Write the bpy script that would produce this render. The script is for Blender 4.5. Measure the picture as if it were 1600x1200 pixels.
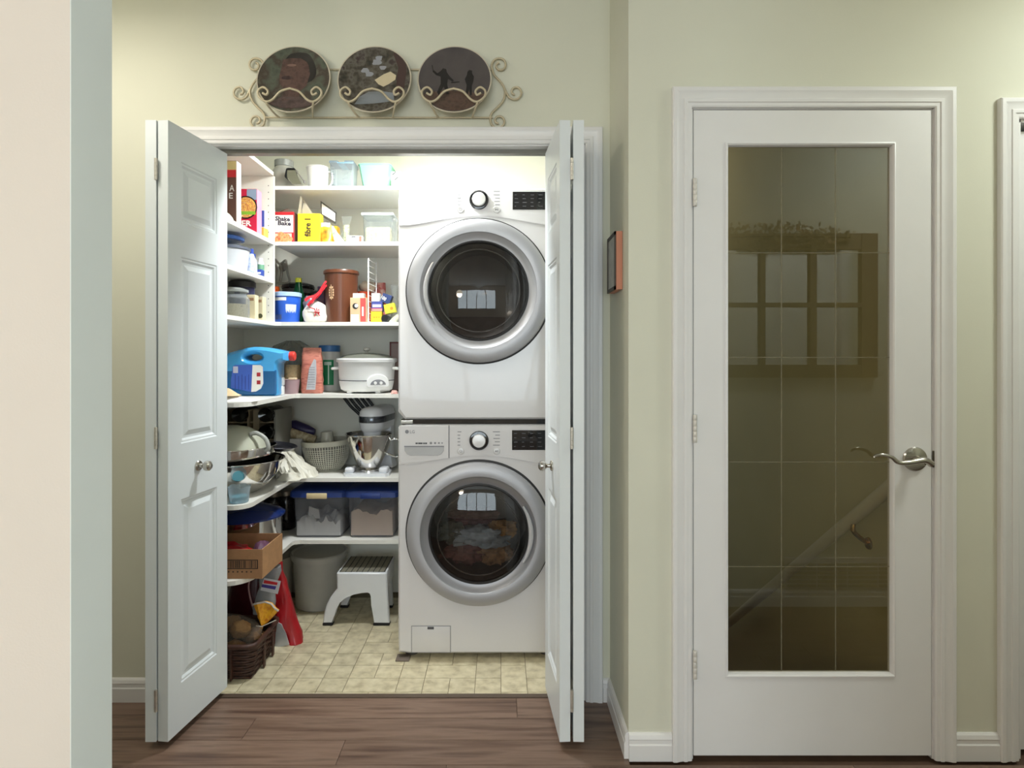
import bpy, bmesh, math, random
from mathutils import Vector, Matrix, noise
random.seed(7)
for o in list(bpy.data.objects): bpy.data.objects.remove(o)
scene = bpy.context.scene
C = scene.collection
PI = math.pi

# ------------------------------------------------------------------ camera
CX, CH, F, CZ = 782.0, 557.0, 950.0, 1.287      # vanishing point, focal length (px of 1600), eye height (m)
cd = bpy.data.cameras.new('camera'); cam = bpy.data.objects.new('camera', cd); C.objects.link(cam)
cam.location = (0, 0, CZ); cam.rotation_euler = (PI/2, 0, 0)
cd.sensor_width = 36; cd.sensor_fit = 'HORIZONTAL'; cd.lens = F/1600*36
cd.shift_x = (800-CX)/1600; cd.shift_y = -(600-CH)/1600; cd.clip_start = 0.02
scene.camera = cam

# ------------------------------------------------------------------ world, lights, exposure
w = bpy.data.worlds.new('daylight'); scene.world = w; w.use_nodes = True
bg = w.node_tree.nodes['Background']; bg.inputs[0].default_value = (0.72, 0.86, 1, 1); bg.inputs[1].default_value = 1.0
def area(name, loc, rot, sx, sy, power, col):
    l = bpy.data.lights.new(name, 'AREA'); l.shape = 'RECTANGLE'; l.size = sx; l.size_y = sy
    l.energy = power; l.color = col
    o = bpy.data.objects.new(name, l); C.objects.link(o); o.location = loc; o.rotation_euler = rot
    return o
# daylight entering by the two windows of the living room behind the camera
area('window_daylight', (-0.5, -4.32, 1.5), (PI/2, 0, 0), 3.4, 1.7, 125, (0.88, 0.945, 1))
area('window_daylight', (3.92, -1.6, 1.5), (PI/2, 0, PI/2), 3.0, 1.7, 66, (0.86, 0.97, 0.98))
vs = scene.view_settings
vs.view_transform = 'Standard'; vs.look = 'None'; vs.exposure = 0.0; vs.gamma = 1.0; vs.use_curve_mapping = False

# ------------------------------------------------------------------ materials
def lin(c):
    r = []
    for v in c[:3]:
        v = v/255.0
        r.append(v/12.92 if v <= 0.04045 else ((v+0.055)/1.055)**2.4)
    return tuple(r)
MATS = {}
def M(key, col=(200,200,200), rough=0.5, metal=0.0, var=0.05, scale=18, bump=0.0, coat=0.0, spec=0.5, emit=0, trans=0.0, stretch=(1,1,1), bscale=None, detail=3):
    if key in MATS: return MATS[key]
    m = bpy.data.materials.new(key); m.use_nodes = True; nt = m.node_tree; b = nt.nodes['Principled BSDF']
    c = lin(col)
    tc = nt.nodes.new('ShaderNodeTexCoord'); mp = nt.nodes.new('ShaderNodeMapping'); mp.inputs['Scale'].default_value = stretch
    nt.links.new(tc.outputs['Object'], mp.inputs[0])
    n = nt.nodes.new('ShaderNodeTexNoise'); n.inputs['Scale'].default_value = scale; n.inputs['Detail'].default_value = detail
    nt.links.new(mp.outputs[0], n.inputs['Vector'])
    cr = nt.nodes.new('ShaderNodeValToRGB')
    cr.color_ramp.elements[0].position = 0.3; cr.color_ramp.elements[1].position = 0.7
    cr.color_ramp.elements[0].color = tuple(v*(1-var) for v in c)+(1,)
    cr.color_ramp.elements[1].color = tuple(min(1, v*(1+var)) for v in c)+(1,)
    nt.links.new(n.outputs['Fac'], cr.inputs[0]); nt.links.new(cr.outputs[0], b.inputs['Base Color'])
    b.inputs['Roughness'].default_value = rough; b.inputs['Metallic'].default_value = metal
    b.inputs['Coat Weight'].default_value = coat; b.inputs['Specular IOR Level'].default_value = spec
    if trans: b.inputs['Transmission Weight'].default_value = trans
    if emit:
        nt.links.new(cr.outputs[0], b.inputs['Emission Color']); b.inputs['Emission Strength'].default_value = emit
    if bump:
        n2 = nt.nodes.new('ShaderNodeTexNoise'); n2.inputs['Scale'].default_value = bscale or scale*4
        nt.links.new(mp.outputs[0], n2.inputs['Vector'])
        bp = nt.nodes.new('ShaderNodeBump'); bp.inputs['Strength'].default_value = bump; bp.inputs['Distance'].default_value = 0.004
        nt.links.new(n2.outputs['Fac'], bp.inputs['Height']); nt.links.new(bp.outputs[0], b.inputs['Normal'])
    MATS[key] = m
    return m
def CLEAR(key, tint=(235,240,242), body=0.25, bodycol=(225,228,228), rough=0.08, edge=0.5):
    """see-through plastic or glass: transparent, a share of surface colour, stronger at grazing angles"""
    if key in MATS: return MATS[key]
    m = bpy.data.materials.new(key); m.use_nodes = True; nt = m.node_tree; N = nt.nodes; L = nt.links
    b = N['Principled BSDF']; b.inputs['Roughness'].default_value = rough
    tc = N.new('ShaderNodeTexCoord'); n = N.new('ShaderNodeTexNoise'); n.inputs['Scale'].default_value = 30
    L.new(tc.outputs['Object'], n.inputs['Vector'])
    cr = N.new('ShaderNodeValToRGB'); c = lin(bodycol)
    cr.color_ramp.elements[0].color = tuple(v*0.95 for v in c)+(1,); cr.color_ramp.elements[1].color = tuple(min(1, v*1.05) for v in c)+(1,)
    L.new(n.outputs['Fac'], cr.inputs[0]); L.new(cr.outputs[0], b.inputs['Base Color'])
    t = N.new('ShaderNodeBsdfTransparent'); t.inputs[0].default_value = lin(tint)+(1,)
    lw = N.new('ShaderNodeLayerWeight'); lw.inputs[0].default_value = 0.35
    mr = N.new('ShaderNodeMapRange'); mr.inputs['To Min'].default_value = body; mr.inputs['To Max'].default_value = min(1, body+edge)
    L.new(lw.outputs['Facing'], mr.inputs['Value'])
    mx = N.new('ShaderNodeMixShader'); L.new(mr.outputs[0], mx.inputs[0]); L.new(t.outputs[0], mx.inputs[1]); L.new(b.outputs[0], mx.inputs[2])
    L.new(mx.outputs[0], N['Material Output'].inputs[0]); MATS[key] = m
    return m
def PANE(key, tint=(200,198,185), ior=1.55, rough=0.0, gcol=(1,1,1)):
    """flat or domed sheet of glass: fresnel reflection over a tinted see-through"""
    if key in MATS: return MATS[key]
    m = bpy.data.materials.new(key); m.use_nodes = True; nt = m.node_tree; N = nt.nodes; L = nt.links
    N.remove(N['Principled BSDF'])
    t = N.new('ShaderNodeBsdfTransparent'); g = N.new('ShaderNodeBsdfGlossy'); g.inputs['Roughness'].default_value = rough
    g.inputs[0].default_value = gcol+(1,)
    tc = N.new('ShaderNodeTexCoord'); n = N.new('ShaderNodeTexNoise'); n.inputs['Scale'].default_value = 3
    L.new(tc.outputs['Object'], n.inputs['Vector']); cr = N.new('ShaderNodeValToRGB'); c = lin(tint)
    cr.color_ramp.elements[0].color = tuple(v*0.97 for v in c)+(1,); cr.color_ramp.elements[1].color = tuple(min(1, v*1.03) for v in c)+(1,)
    L.new(n.outputs['Fac'], cr.inputs[0]); L.new(cr.outputs[0], t.inputs[0])
    f = N.new('ShaderNodeFresnel'); f.inputs[0].default_value = ior
    ge = N.new('ShaderNodeNewGeometry'); sb = N.new('ShaderNodeMath'); sb.operation = 'SUBTRACT'; sb.inputs[0].default_value = 1; L.new(ge.outputs['Backfacing'], sb.inputs[1])
    mu = N.new('ShaderNodeMath'); mu.operation = 'MULTIPLY'; L.new(f.outputs[0], mu.inputs[0]); L.new(sb.outputs[0], mu.inputs[1])   # a thin sheet reflects at its front face only
    mx = N.new('ShaderNodeMixShader'); L.new(mu.outputs[0], mx.inputs[0]); L.new(t.outputs[0], mx.inputs[1]); L.new(g.outputs[0], mx.inputs[2])
    L.new(mx.outputs[0], N['Material Output'].inputs[0]); MATS[key] = m
    return m
def MOTTLE(key, cols, scale=6, rough=0.5, bump=0.1, stretch=(1,1,1), detail=6, coat=0.0, perobj=0.0, positions=None, spec=0.5):
    """several colours of one surface spread by noise"""
    if key in MATS: return MATS[key]
    m = bpy.data.materials.new(key); m.use_nodes = True; nt = m.node_tree; N = nt.nodes; L = nt.links; b = N['Principled BSDF']
    tc = N.new('ShaderNodeTexCoord'); mp = N.new('ShaderNodeMapping'); mp.inputs['Scale'].default_value = stretch
    L.new(tc.outputs['Object'], mp.inputs[0])
    n = N.new('ShaderNodeTexNoise'); n.inputs['Scale'].default_value = scale; n.inputs['Detail'].default_value = detail
    vec = mp.outputs[0]
    if perobj:
        oi = N.new('ShaderNodeObjectInfo'); ad = N.new('ShaderNodeVectorMath'); ad.operation = 'ADD'
        mu = N.new('ShaderNodeVectorMath'); mu.operation = 'SCALE'; mu.inputs[3].default_value = 37
        cmb = N.new('ShaderNodeCombineXYZ'); L.new(oi.outputs['Random'], cmb.inputs[0]); L.new(oi.outputs['Random'], cmb.inputs[1])
        L.new(cmb.outputs[0], mu.inputs[0]); L.new(mp.outputs[0], ad.inputs[0]); L.new(mu.outputs[0], ad.inputs[1]); vec = ad.outputs[0]
    L.new(vec, n.inputs['Vector'])
    cr = N.new('ShaderNodeValToRGB'); k = len(cols)
    while len(cr.color_ramp.elements) < k: cr.color_ramp.elements.new(0.5)
    for i, c in enumerate(cols):
        cr.color_ramp.elements[i].position = positions[i] if positions else 0.3+0.4*i/max(1, k-1)
        cr.color_ramp.elements[i].color = lin(c)+(1,)
    L.new(n.outputs['Fac'], cr.inputs[0])
    out = cr.outputs[0]
    if perobj:
        hs = N.new('ShaderNodeHueSaturation'); mr = N.new('ShaderNodeMapRange'); mr.inputs['To Min'].default_value = 1-perobj; mr.inputs['To Max'].default_value = 1+perobj
        L.new(oi.outputs['Random'], mr.inputs['Value']); L.new(mr.outputs[0], hs.inputs['Value']); L.new(out, hs.inputs['Color']); out = hs.outputs[0]
    L.new(out, b.inputs['Base Color']); b.inputs['Roughness'].default_value = rough; b.inputs['Coat Weight'].default_value = coat
    b.inputs['Specular IOR Level'].default_value = spec
    bp = N.new('ShaderNodeBump'); bp.inputs['Strength'].default_value = bump; bp.inputs['Distance'].default_value = 0.003
    L.new(n.outputs['Fac'], bp.inputs['Height']); L.new(bp.outputs[0], b.inputs['Normal'])
    MATS[key] = m
    return m

# ------------------------------------------------------------------ geometry helpers
def X(px, Y): return (px-CX)*Y/F
def Z(py, Y): return CZ+(CH-py)*Y/F
class MB:
    def __init__(s): s.v = []; s.f = []
    def add(s, vs, fs, T=None):
        k = len(s.v)
        s.v += [tuple(T @ Vector(p)) for p in vs] if T is not None else [tuple(p) for p in vs]
        s.f += [tuple(i+k for i in f) for f in fs]
        return s
    def box(s, x0, x1, y0, y1, z0, z1, bev=0.0, seg=2, T=None):
        if bev <= 0:
            vs = [(x0,y0,z0),(x1,y0,z0),(x1,y1,z0),(x0,y1,z0),(x0,y0,z1),(x1,y0,z1),(x1,y1,z1),(x0,y1,z1)]
            fs = [(0,3,2,1),(4,5,6,7),(0,1,5,4),(1,2,6,5),(2,3,7,6),(3,0,4,7)]
            return s.add(vs, fs, T)
        bm = bmesh.new(); bmesh.ops.create_cube(bm, size=1)
        for v in bm.verts: v.co = Vector(((x0+x1)/2+v.co.x*(x1-x0), (y0+y1)/2+v.co.y*(y1-y0), (z0+z1)/2+v.co.z*(z1-z0)))
        bmesh.ops.bevel(bm, geom=bm.edges[:], offset=bev, segments=seg, profile=0.5, affect='EDGES')
        return s.frombm(bm, T)
    def frombm(s, bm, T=None):
        bm.verts.index_update(); vs = [v.co[:] for v in bm.verts]; fs = [[v.index for v in f.verts] for f in bm.faces]; bm.free()
        return s.add(vs, fs, T)
    def rings(s, rings, close=True, cap0=True, cap1=True, T=None):
        n = len(rings[0]); vs = [p for r in rings for p in r]; fs = []
        for i in range(len(rings)-1):
            for j in range(n if close else n-1):
                a = i*n+j; b = i*n+(j+1) % n
                fs.append((a, b, b+n, a+n))
        if cap0: fs.append(tuple(range(n-1, -1, -1)))
        if cap1: fs.append(tuple(range((len(rings)-1)*n, len(rings)*n)))
        return s.add(vs, fs, T)
    def lathe(s, prof, c=(0,0,0), n=32, sx=1, sy=1, T=None, cap0=True, cap1=True):
        rs = [[(c[0]+max(r, 1e-5)*sx*math.cos(2*PI*j/n), c[1]+max(r, 1e-5)*sy*math.sin(2*PI*j/n), c[2]+z) for j in range(n)] for r, z in prof]
        return s.rings(rs, True, cap0, cap1, T)
    def tube(s, pts, r, n=8, closed=False, T=None):
        pts = [Vector(p) for p in pts]; m = len(pts); rs = []; up = None
        for i, p in enumerate(pts):
            if closed: t = pts[(i+1) % m]-pts[i-1]
            else: t = pts[min(i+1, m-1)]-pts[max(i-1, 0)]
            t.normalize()
            if up is None:
                up = t.orthogonal().normalized()
            else:
                up = (up-t*up.dot(t)); up = up.normalized() if up.length > 1e-6 else t.orthogonal().normalized()
            q = t.cross(up); rr = r[i] if isinstance(r, (list, tuple)) else r
            rs.append([tuple(p+up*(rr*math.cos(2*PI*j/n))+q*(rr*math.sin(2*PI*j/n))) for j in range(n)])
        if closed: rs.append(rs[0]); return s.rings(rs, True, False, False, T)
        return s.rings(rs, True, True, True, T)
    def prism(s, poly, y0, y1, T=None, holes=(), bev=0.0):
        """outline in x,z extruded along y; with optional holes and softened rims"""
        def layer(yy, k):
            out = []
            for q, pl in enumerate([poly]+list(holes)):
                cx = sum(p[0] for p in pl)/len(pl); cz = sum(p[1] for p in pl)/len(pl)
                pts = []
                for i, p in enumerate(pl):
                    a = Vector(pl[i-1]); b_ = Vector(p); c_ = Vector(pl[(i+1) % len(pl)])
                    t = (c_-a); t = t.normalized() if t.length > 1e-9 else Vector((1, 0)); nrm = Vector((t.y, -t.x))
                    if nrm.dot(b_-Vector((cx, cz))) < 0: nrm = -nrm
                    d = -k if q == 0 else k
                    pts.append((p[0]+nrm.x*d, yy, p[1]+nrm.y*d))
                out.append(pts)
            return out
        ys = [(y0, bev), (y0+bev, 0), (y1-bev, 0), (y1, bev)] if bev > 0 else [(y0, 0), (y1, 0)]
        Ls = [layer(a, b) for a, b in ys]
        for q in range(1+len(holes)): s.rings([l[q] for l in Ls], True, False, False, T)
        for l in (Ls[0], Ls[-1]):
            if not holes: s.add(l[0], [tuple(range(len(l[0])))], T)
            else:
                bm = bmesh.new(); eds = []
                for lp in l:
                    vv = [bm.verts.new(p) for p in lp]
                    eds += [bm.edges.new((vv[i-1], vv[i])) for i in range(len(vv))]
                bmesh.ops.triangle_fill(bm, use_beauty=True, use_dissolve=False, edges=eds)
                s.frombm(bm, T)
        return s
    def bag(s, secs, n=32, wr=0.004, seed=0, pw=2.6, T=None, freq=22):
        """stack of soft super-elliptic sections (cx, cy, z, rx, ry) crumpled by noise"""
        rs = []
        for (cx, cy, z, rx, ry) in secs:
            r = []
            for j in range(n):
                a = 2*PI*j/n; ca, sa = math.cos(a), math.sin(a)
                p = Vector((cx+rx*math.copysign(abs(ca)**(2/pw), ca), cy+ry*math.copysign(abs(sa)**(2/pw), sa), z))
                d = noise.noise(p*freq+Vector((seed*7.1, 0, 0)))*wr + noise.noise(p*freq*2.7+Vector((0, seed*3.3, 0)))*wr*0.6
                q = Vector((ca, sa, 0)); p = p+q*d
                r.append(tuple(p))
            rs.append(r)
        return s.rings(rs, True, True, True, T)
    def blob(s, c, r, n=16, wr=0.0, seed=0, T=None, freq=12):
        bm = bmesh.new(); bmesh.ops.create_uvsphere(bm, u_segments=n, v_segments=max(6, n*2//3), radius=1)
        for v in bm.verts:
            k = 1+wr*noise.noise(v.co*2.2+Vector((seed*5.3, seed*2.1, 0)))+wr*0.5*noise.noise(v.co*5+Vector((0, seed*5.3, 0)))
            v.co = Vector((c[0]+v.co.x*r[0]*k, c[1]+v.co.y*r[1]*k, c[2]+v.co.z*r[2]*k))
        return s.frombm(bm, T)
def origin(o): return o.matrix_world.translation if o is None else Vector(o.get('_o', (0, 0, 0)))
def thing(name, label, cat, loc, group=None, kind=None):
    o = bpy.data.objects.new(name, None); C.objects.link(o); o.location = loc; o['_o'] = tuple(loc); o.empty_display_size = 0.02
    tag(o, label, cat, group, kind); return o
def tag(o, label=None, cat=None, group=None, kind=None):
    if label: o['label'] = label
    if cat: o['category'] = cat
    if group: o['group'] = group
    if kind: o['kind'] = kind
    return o
def obj(name, mb, mat, parent=None, smooth=35, loc=None, label=None):
    """one mesh object; geometry is written in world space, the origin is the parent's (or loc)"""
    me = bpy.data.meshes.new(name)
    o0 = Vector(parent['_o']) if parent is not None else Vector(loc or (0, 0, 0))
    me.from_pydata([tuple(Vector(p)-o0) for p in mb.v], [], mb.f); me.validate()
    bm = bmesh.new(); bm.from_mesh(me); bmesh.ops.recalc_face_normals(bm, faces=bm.faces[:]); bm.to_mesh(me); bm.free()
    me.materials.append(mat)
    if smooth:
        me.shade_smooth(); me.set_sharp_from_angle(angle=math.radians(smooth))
    o = bpy.data.objects.new(name, me); C.objects.link(o); o['_o'] = tuple(o0)
    if parent is not None: o.parent = parent
    else: o.location = o0
    if label: o['label'] = label
    return o
def single(name, mb, mat, label, cat, loc, group=None, smooth=35, kind=None):
    return tag(obj(name, mb, mat, None, smooth, loc), label, cat, group, kind)
def struct(name, mb, mat, label=None, smooth=0, loc=(0, 0, 0)):
    o = obj(name, mb, mat, None, smooth, loc); o['kind'] = 'structure'
    if label: o['label'] = label
    return o
def lettering(parent, txt, mat, c, width, height=None, rot=(PI/2, 0, 0), name='lettering', bold=0.0, depth=0.0004):
    """flat printed characters, centred on c"""
    cu = bpy.data.curves.new(name, 'FONT'); cu.body = txt; cu.align_x = 'CENTER'; cu.align_y = 'CENTER'; cu.resolution_u = 2
    cu.offset = bold; cu.extrude = 0.0
    to = bpy.data.objects.new(name, cu); C.objects.link(to)
    dg = bpy.context.evaluated_depsgraph_get(); me = bpy.data.meshes.new_from_object(to.evaluated_get(dg))
    bpy.data.objects.remove(to); bpy.data.curves.remove(cu)
    xs = [v.co.x for v in me.vertices]; ys = [v.co.y for v in me.vertices]
    k = width/(max(xs)-min(xs)); ky = height/(max(ys)-min(ys)) if height else k
    mx, my = (max(xs)+min(xs))/2, (max(ys)+min(ys))/2
    R = Matrix.Translation(Vector(c)) @ __import__('mathutils').Euler(rot).to_matrix().to_4x4()
    o0 = Vector(parent['_o'])
    for v in me.vertices: v.co = (R @ Vector(((v.co.x-mx)*k, (v.co.y-my)*ky, 0)))-o0
    me.materials.clear(); me.materials.append(mat)
    o = bpy.data.objects.new(name, me); C.objects.link(o); o['_o'] = tuple(o0); o.parent = parent
    return o
def patch(parent, x0, x1, z0, z1, y, mat, name='printed_panel', t=0.0006, T=None):
    return obj(name, MB().box(x0, x1, y-t, y, z0, z1, T=T), mat, parent, 0)
def rotz(a, c): return Matrix.Translation(Vector(c)) @ Matrix.Rotation(a, 4, 'Z') @ Matrix.Translation(-Vector(c))
def roty(a, c): return Matrix.Translation(Vector(c)) @ Matrix.Rotation(a, 4, 'Y') @ Matrix.Translation(-Vector(c))
def rotx(a, c): return Matrix.Translation(Vector(c)) @ Matrix.Rotation(a, 4, 'X') @ Matrix.Translation(-Vector(c))
def arc(cx, cz, r, a0, a1, n): return [(cx+r*math.cos(math.radians(a0+(a1-a0)*i/n)), cz+r*math.sin(math.radians(a0+(a1-a0)*i/n))) for i in range(n+1)]
def spline(pts, k=6):
    P = [Vector(p) for p in pts]; out = []
    for i in range(len(P)-1):
        a = P[max(i-1, 0)]; b = P[i]; c = P[i+1]; d = P[min(i+2, len(P)-1)]
        for j in range(k):
            t = j/k
            out.append(0.5*((2*b)+(c-a)*t+(2*a-5*b+4*c-d)*t*t+(-a+3*b-3*c+d)*t**3))
    out.append(P[-1]); return out
# ================================================================== the setting
WALL = M('wall_paint', (218,218,201), 0.75, var=0.02, scale=3, bump=0.05, bscale=220)
WARM = M('wall_paint_living_room', (234,225,214), 0.75, var=0.02, scale=3, bump=0.05, bscale=220)
TRIM = M('white_trim_paint', (230,229,228), 0.35, var=0.015, scale=6)
CLOSETP = M('closet_white_paint', (238,237,226), 0.6, var=0.02, scale=4, bump=0.03, bscale=200)
CEILP = M('ceiling_paint', (238,236,230), 0.8, var=0.02, scale=5, bump=0.1, bscale=150)
SHELF = M('white_melamine', (236,234,226), 0.4, var=0.015, scale=5)
GROUT = M('tile_joint', (128,116,92), 0.8, var=0.1, scale=40)
TILE = MOTTLE('vinyl_tile', [(176,164,134),(206,195,163),(222,212,182)], scale=22, rough=0.42, bump=0.15, perobj=0.08)
PLANK = MOTTLE('laminate_plank', [(84,63,53),(112,89,75),(130,107,92),(100,79,67)], scale=5, rough=0.38, bump=0.06, stretch=(0.5,7,1), perobj=0.1, detail=8)
SUB = M('sub_floor', (96,74,60), 0.7, var=0.1)
STEEL = M('brushed_nickel', (190,186,178), 0.22, metal=1.0, var=0.05, scale=30)
HINGE = M('hinge_steel', (205,200,190), 0.35, metal=0.7, var=0.08, scale=60)
DARK = M('dark_gap', (28,26,24), 0.7, var=0.1)
YW, YI = 2.275, 2.39         # closet wall: hall face, closet face
JL, JR, HEAD = -1.19, 0.318, 2.075
XS = 0.4095                  # side wall with the picture
YD = 1.945                   # wall of the glass door
CEIL = 2.70

struct('floor', MB().box(-3, 4, -4.2, 2.06, -0.12, -0.012).box(-3, 0.5, 2.06, 2.306, -0.12, -0.012), SUB, 'brown wood-look plank floor of the hall')
fl = bpy.data.objects['floor']
pl = 0
for r in range(19):          # plank rows, the nearest ones to the closet are the ones in view
    y1 = 2.290-0.125*r; y0 = y1-0.1235
    xs = [-3.0]; x = -3.0+0.35*((r*5) % 4)+0.5
    while x < 1.9: xs.append(x); x += 1.28
    xs.append(1.9)
    for a, b in zip(xs[:-1], xs[1:]):
        if y1 > 1.95 and a > 0.40: continue
        b2 = min(b, 0.409) if y1 > 1.95 else b
        obj('plank', MB().box(a+0.0006, b2-0.0006, y0, y1, -0.012, 0.0, 0.0008, 1), PLANK, fl, 0)
struct('floor_closet', MB().box(-1.5, 0.5, 2.306, 3.42, -0.12, -0.003), GROUT, 'beige stone-look square tiles on the closet floor')
fc = bpy.data.objects['floor_closet']
U = 0.1016; used = set(); nx = 18; x00 = X(448, 2.306)-4*U; y00 = 2.331-U
random.seed(3)
for j in range(10):
    for i in range(nx):
        if (i, j) in used: continue
        w_, h_ = 1, 1
        q = random.random()
        if q < 0.16 and (i+1, j) not in used and i+1 < nx: w_ = 2
        elif q < 0.34 and j+1 < 10: h_ = 2
        for a in range(w_):
            for b in range(h_): used.add((i+a, j+b))
        x0 = x00+i*U; x1 = x0+w_*U; y0 = max(y00+j*U, 2.312); y1 = min(y00+(j+h_)*U, 3.31)
        x0 = max(x0, -1.395)
        if x1 > 0.405: x1 = 0.405
        if x1-x0 < 0.01 or y1-y0 < 0.01: continue
        obj('tile', MB().box(x0+0.0011, x1-0.0011, y0+0.0011, y1-0.0011, -0.003, 0.0), TILE, fc, 0)
struct('trim_1', MB().prism([(JL, -0.002), (JR, -0.002), (JR, 0.004), (JL, 0.004)], 2.290, 2.314), M('threshold_strip', (92,78,66), 0.4, var=0.1, scale=30, stretch=(1,12,1)), 'dark metal threshold strip between wood floor and tiles')

struct('wall_closet_front', MB().box(-3, JL, YW, YI, 0, CEIL).box(JR, XS, YW, YI, 0, CEIL).box(JL, JR, YW, YI, HEAD+0.018, CEIL), WALL, 'pale green-cream wall around the closet opening')
struct('wall_picture', MB().box(XS, 0.50, YD, 4.7, 0, CEIL), WALL, 'narrow side wall carrying the small picture')
struct('wall_glass_door', MB().box(0.50, 0.606, YD, 2.06, 0, CEIL).box(0.606, 1.390, YD, 2.06, 2.087, CEIL).box(1.390, 1.645, YD, 2.06, 0, CEIL).box(1.645, 2.42, YD, 2.06, 2.05, CEIL).box(2.42, 4, YD, 2.06, 0, CEIL), WALL, 'pale green wall around the glass door')
struct('wall_near_left', MB().box(-3, X(111, 1.14)-.002, 1.14, 1.14*671/607-.002, 0, CEIL), WARM, 'end of the cream living room wall at the left edge')
xe = X(111, 1.14); struct('wall_near_left_end', MB().box(xe-.002, xe, 1.1402, 1.14*671/607, 0, CEIL).box(-3, xe-.002, 1.14*671/607-.002, 1.14*671/607, 0, CEIL), M('wall_daylight_tint', (236,242,238), .75, var=.02, scale=3), 'end face of the near left wall, its colour paled and greened for daylight')  # cool daylight tone of the end and hall faces put into their colour
struct('wall_near_right', MB().box(0.80, 4, 0.65, 0.77, 0, CEIL), WALL, 'hall wall facing the glass door')
struct('wall_left', MB().box(-3.1, -3, -4.3, 2.4, 0, CEIL), WARM, 'left wall of the living room')
struct('wall_right', MB().box(4, 4.1, -4.3, -3.1, 0, CEIL).box(4, 4.1, -0.1, 2.1, 0, CEIL).box(4, 4.1, -3.1, -0.1, 0, 0.65).box(4, 4.1, -3.1, -0.1, 2.35, CEIL), WARM, 'right wall of the living room with a window')
struct('wall_rear', MB().box(-3, -2.2, -4.3, -4.2, 0, CEIL).box(1.2, 4, -4.3, -4.2, 0, CEIL).box(-2.2, 1.2, -4.3, -4.2, 0, 0.65).box(-2.2, 1.2, -4.3, -4.2, 2.35, CEIL), WARM, 'rear wall of the living room with a window')
struct('ceiling', MB().box(-3.1, 4.1, -4.3, 2.06, CEIL, CEIL+0.1).box(-3.1, 0.5, 2.06, 3.45, CEIL, CEIL+0.1), CEILP, 'white ceiling')
struct('ceiling_closet', MB().box(-1.5, 0.45, YI, 3.42, 2.46, 2.52), CEILP, 'white closet ceiling')
struct('wall_closet_left', MB().box(-1.5, -1.40, YI, 3.42, 0, 2.46), CLOSETP, 'white left wall of the closet')
struct('wall_closet_back', MB().box(-1.40, XS, 3.32, 3.42, 0, 2.46), CLOSETP, 'white back wall of the closet')
GLASSC = PANE('window_pane', (245,248,248), 1.45)
def window(name, ax, lo, hi, z0, z1, pos, cols):
    t = thing(name, 'white framed living room window behind the viewer', None, (0, 0, 0), None, 'structure')
    def bx(mb, a, b, zz0, zz1, d): 
        if ax == 'x': mb.box(a, b, pos-d, pos+d, zz0, zz1)
        else: mb.box(pos-d, pos+d, a, b, zz0, zz1)
        return mb
    m = MB()
    for a, b, c, d in ((lo, lo+.06, z0, z1), (hi-.06, hi, z0, z1), (lo, hi, z0, z0+.06), (lo, hi, z1-.06, z1)): bx(m, a, b, c, d, .04)
    obj('window_frame', m, TRIM, t, 0)
    for i in range(1, cols):
        q = lo+(hi-lo)*i/cols; obj('mullion', bx(MB(), q-.03, q+.03, z0+.06, z1-.06, .03), TRIM, t, 0)
    obj('pane', bx(MB(), lo+.06, hi-.06, z0+.06, z1-.06, .003), GLASSC, t, 0)
window('window_1', 'x', -2.2, 1.2, 0.65, 2.35, -4.25, 4)
window('window_2', 'y', -3.1, -0.1, 0.65, 2.35, 4.05, 3)

# jamb, casing, baseboards
struct('trim_2', MB().box(JL, JL+.018, YW, YI, 0, HEAD).box(JR-.018, JR, YW, YI, 0, HEAD).box(JL, JR, YW, YI, HEAD, HEAD+.018), TRIM, 'white jamb lining the closet opening')
CPROF = [(0, 0), (0, .009), (.004, .012), (.014, .0125), (.016, .0155), (.026, .016), (.028, .013), (.040, .015), (.050, .019), (.060, .019), (.0635, .016), (.0635, 0)]
def casing(name, x0, x1, ztop, yf, label, k=1.0):
    ring = lambda bx, bz, dx, dz: [(bx+dx*u*k, yf-d, bz+dz*u*k) for u, d in CPROF]
    rs = [ring(x0, 0, -1, 0), ring(x0, ztop, -1, 1), ring(x1, ztop, 1, 1), ring(x1, 0, 1, 0)]
    return struct(name, MB().rings(rs, True, True, True), TRIM, label, smooth=20)
casing('trim_3', JL, JR, HEAD+0.004, YW, 'white moulded casing around the closet opening', 0.98)
casing('trim_4', 0.6163-.006, 1.378+.006, 2.080, YD, 'white moulded casing around the glass door')
casing('trim_5', 1.652, 2.40, 2.045, YD, 'white moulded casing at the right edge')
BPROF = [(0, 0), (.014, 0), (.014, .050), (.011, .054), (.011, .066), (.0125, .069), (.009, .080), (.004, .085), (0, .086)]
def base(name, p0, p1, nrm, label):
    rs = [[(p[0]+nrm[0]*d, p[1]+nrm[1]*d, z) for d, z in BPROF] for p in (p0, p1)]
    return struct(name, MB().rings(rs, True, True, True), TRIM, label, smooth=20)
base('baseboard_left', (-3, YW), (JL-.064, YW), (0, -1), 'white baseboard left of the closet')
base('baseboard_right', (JR+.064, YW), (XS, YW), (0, -1), 'short white baseboard right of the closet')
base('baseboard_side', (XS, YD), (XS, YW), (-1, 0), 'white baseboard below the small picture')
base('baseboard_front', (XS, YD), (0.6163-.07, YD), (0, -1), 'white baseboard left of the glass door')
base('baseboard_middle', (1.449, YD), (1.588, YD), (0, -1), 'white baseboard between the two doors')
base('baseboard_hall', (0.80, .77), (4, .77), (0, 1), 'white baseboard on the hall wall facing the glass door')
struct('trim_6', MB().box(JL+.02, JR-.02, 2.315, 2.345, 2.060, 2.075), M('track_metal', (120,118,110), .4, .6, var=.1), 'metal bifold door track under the closet head')

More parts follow.
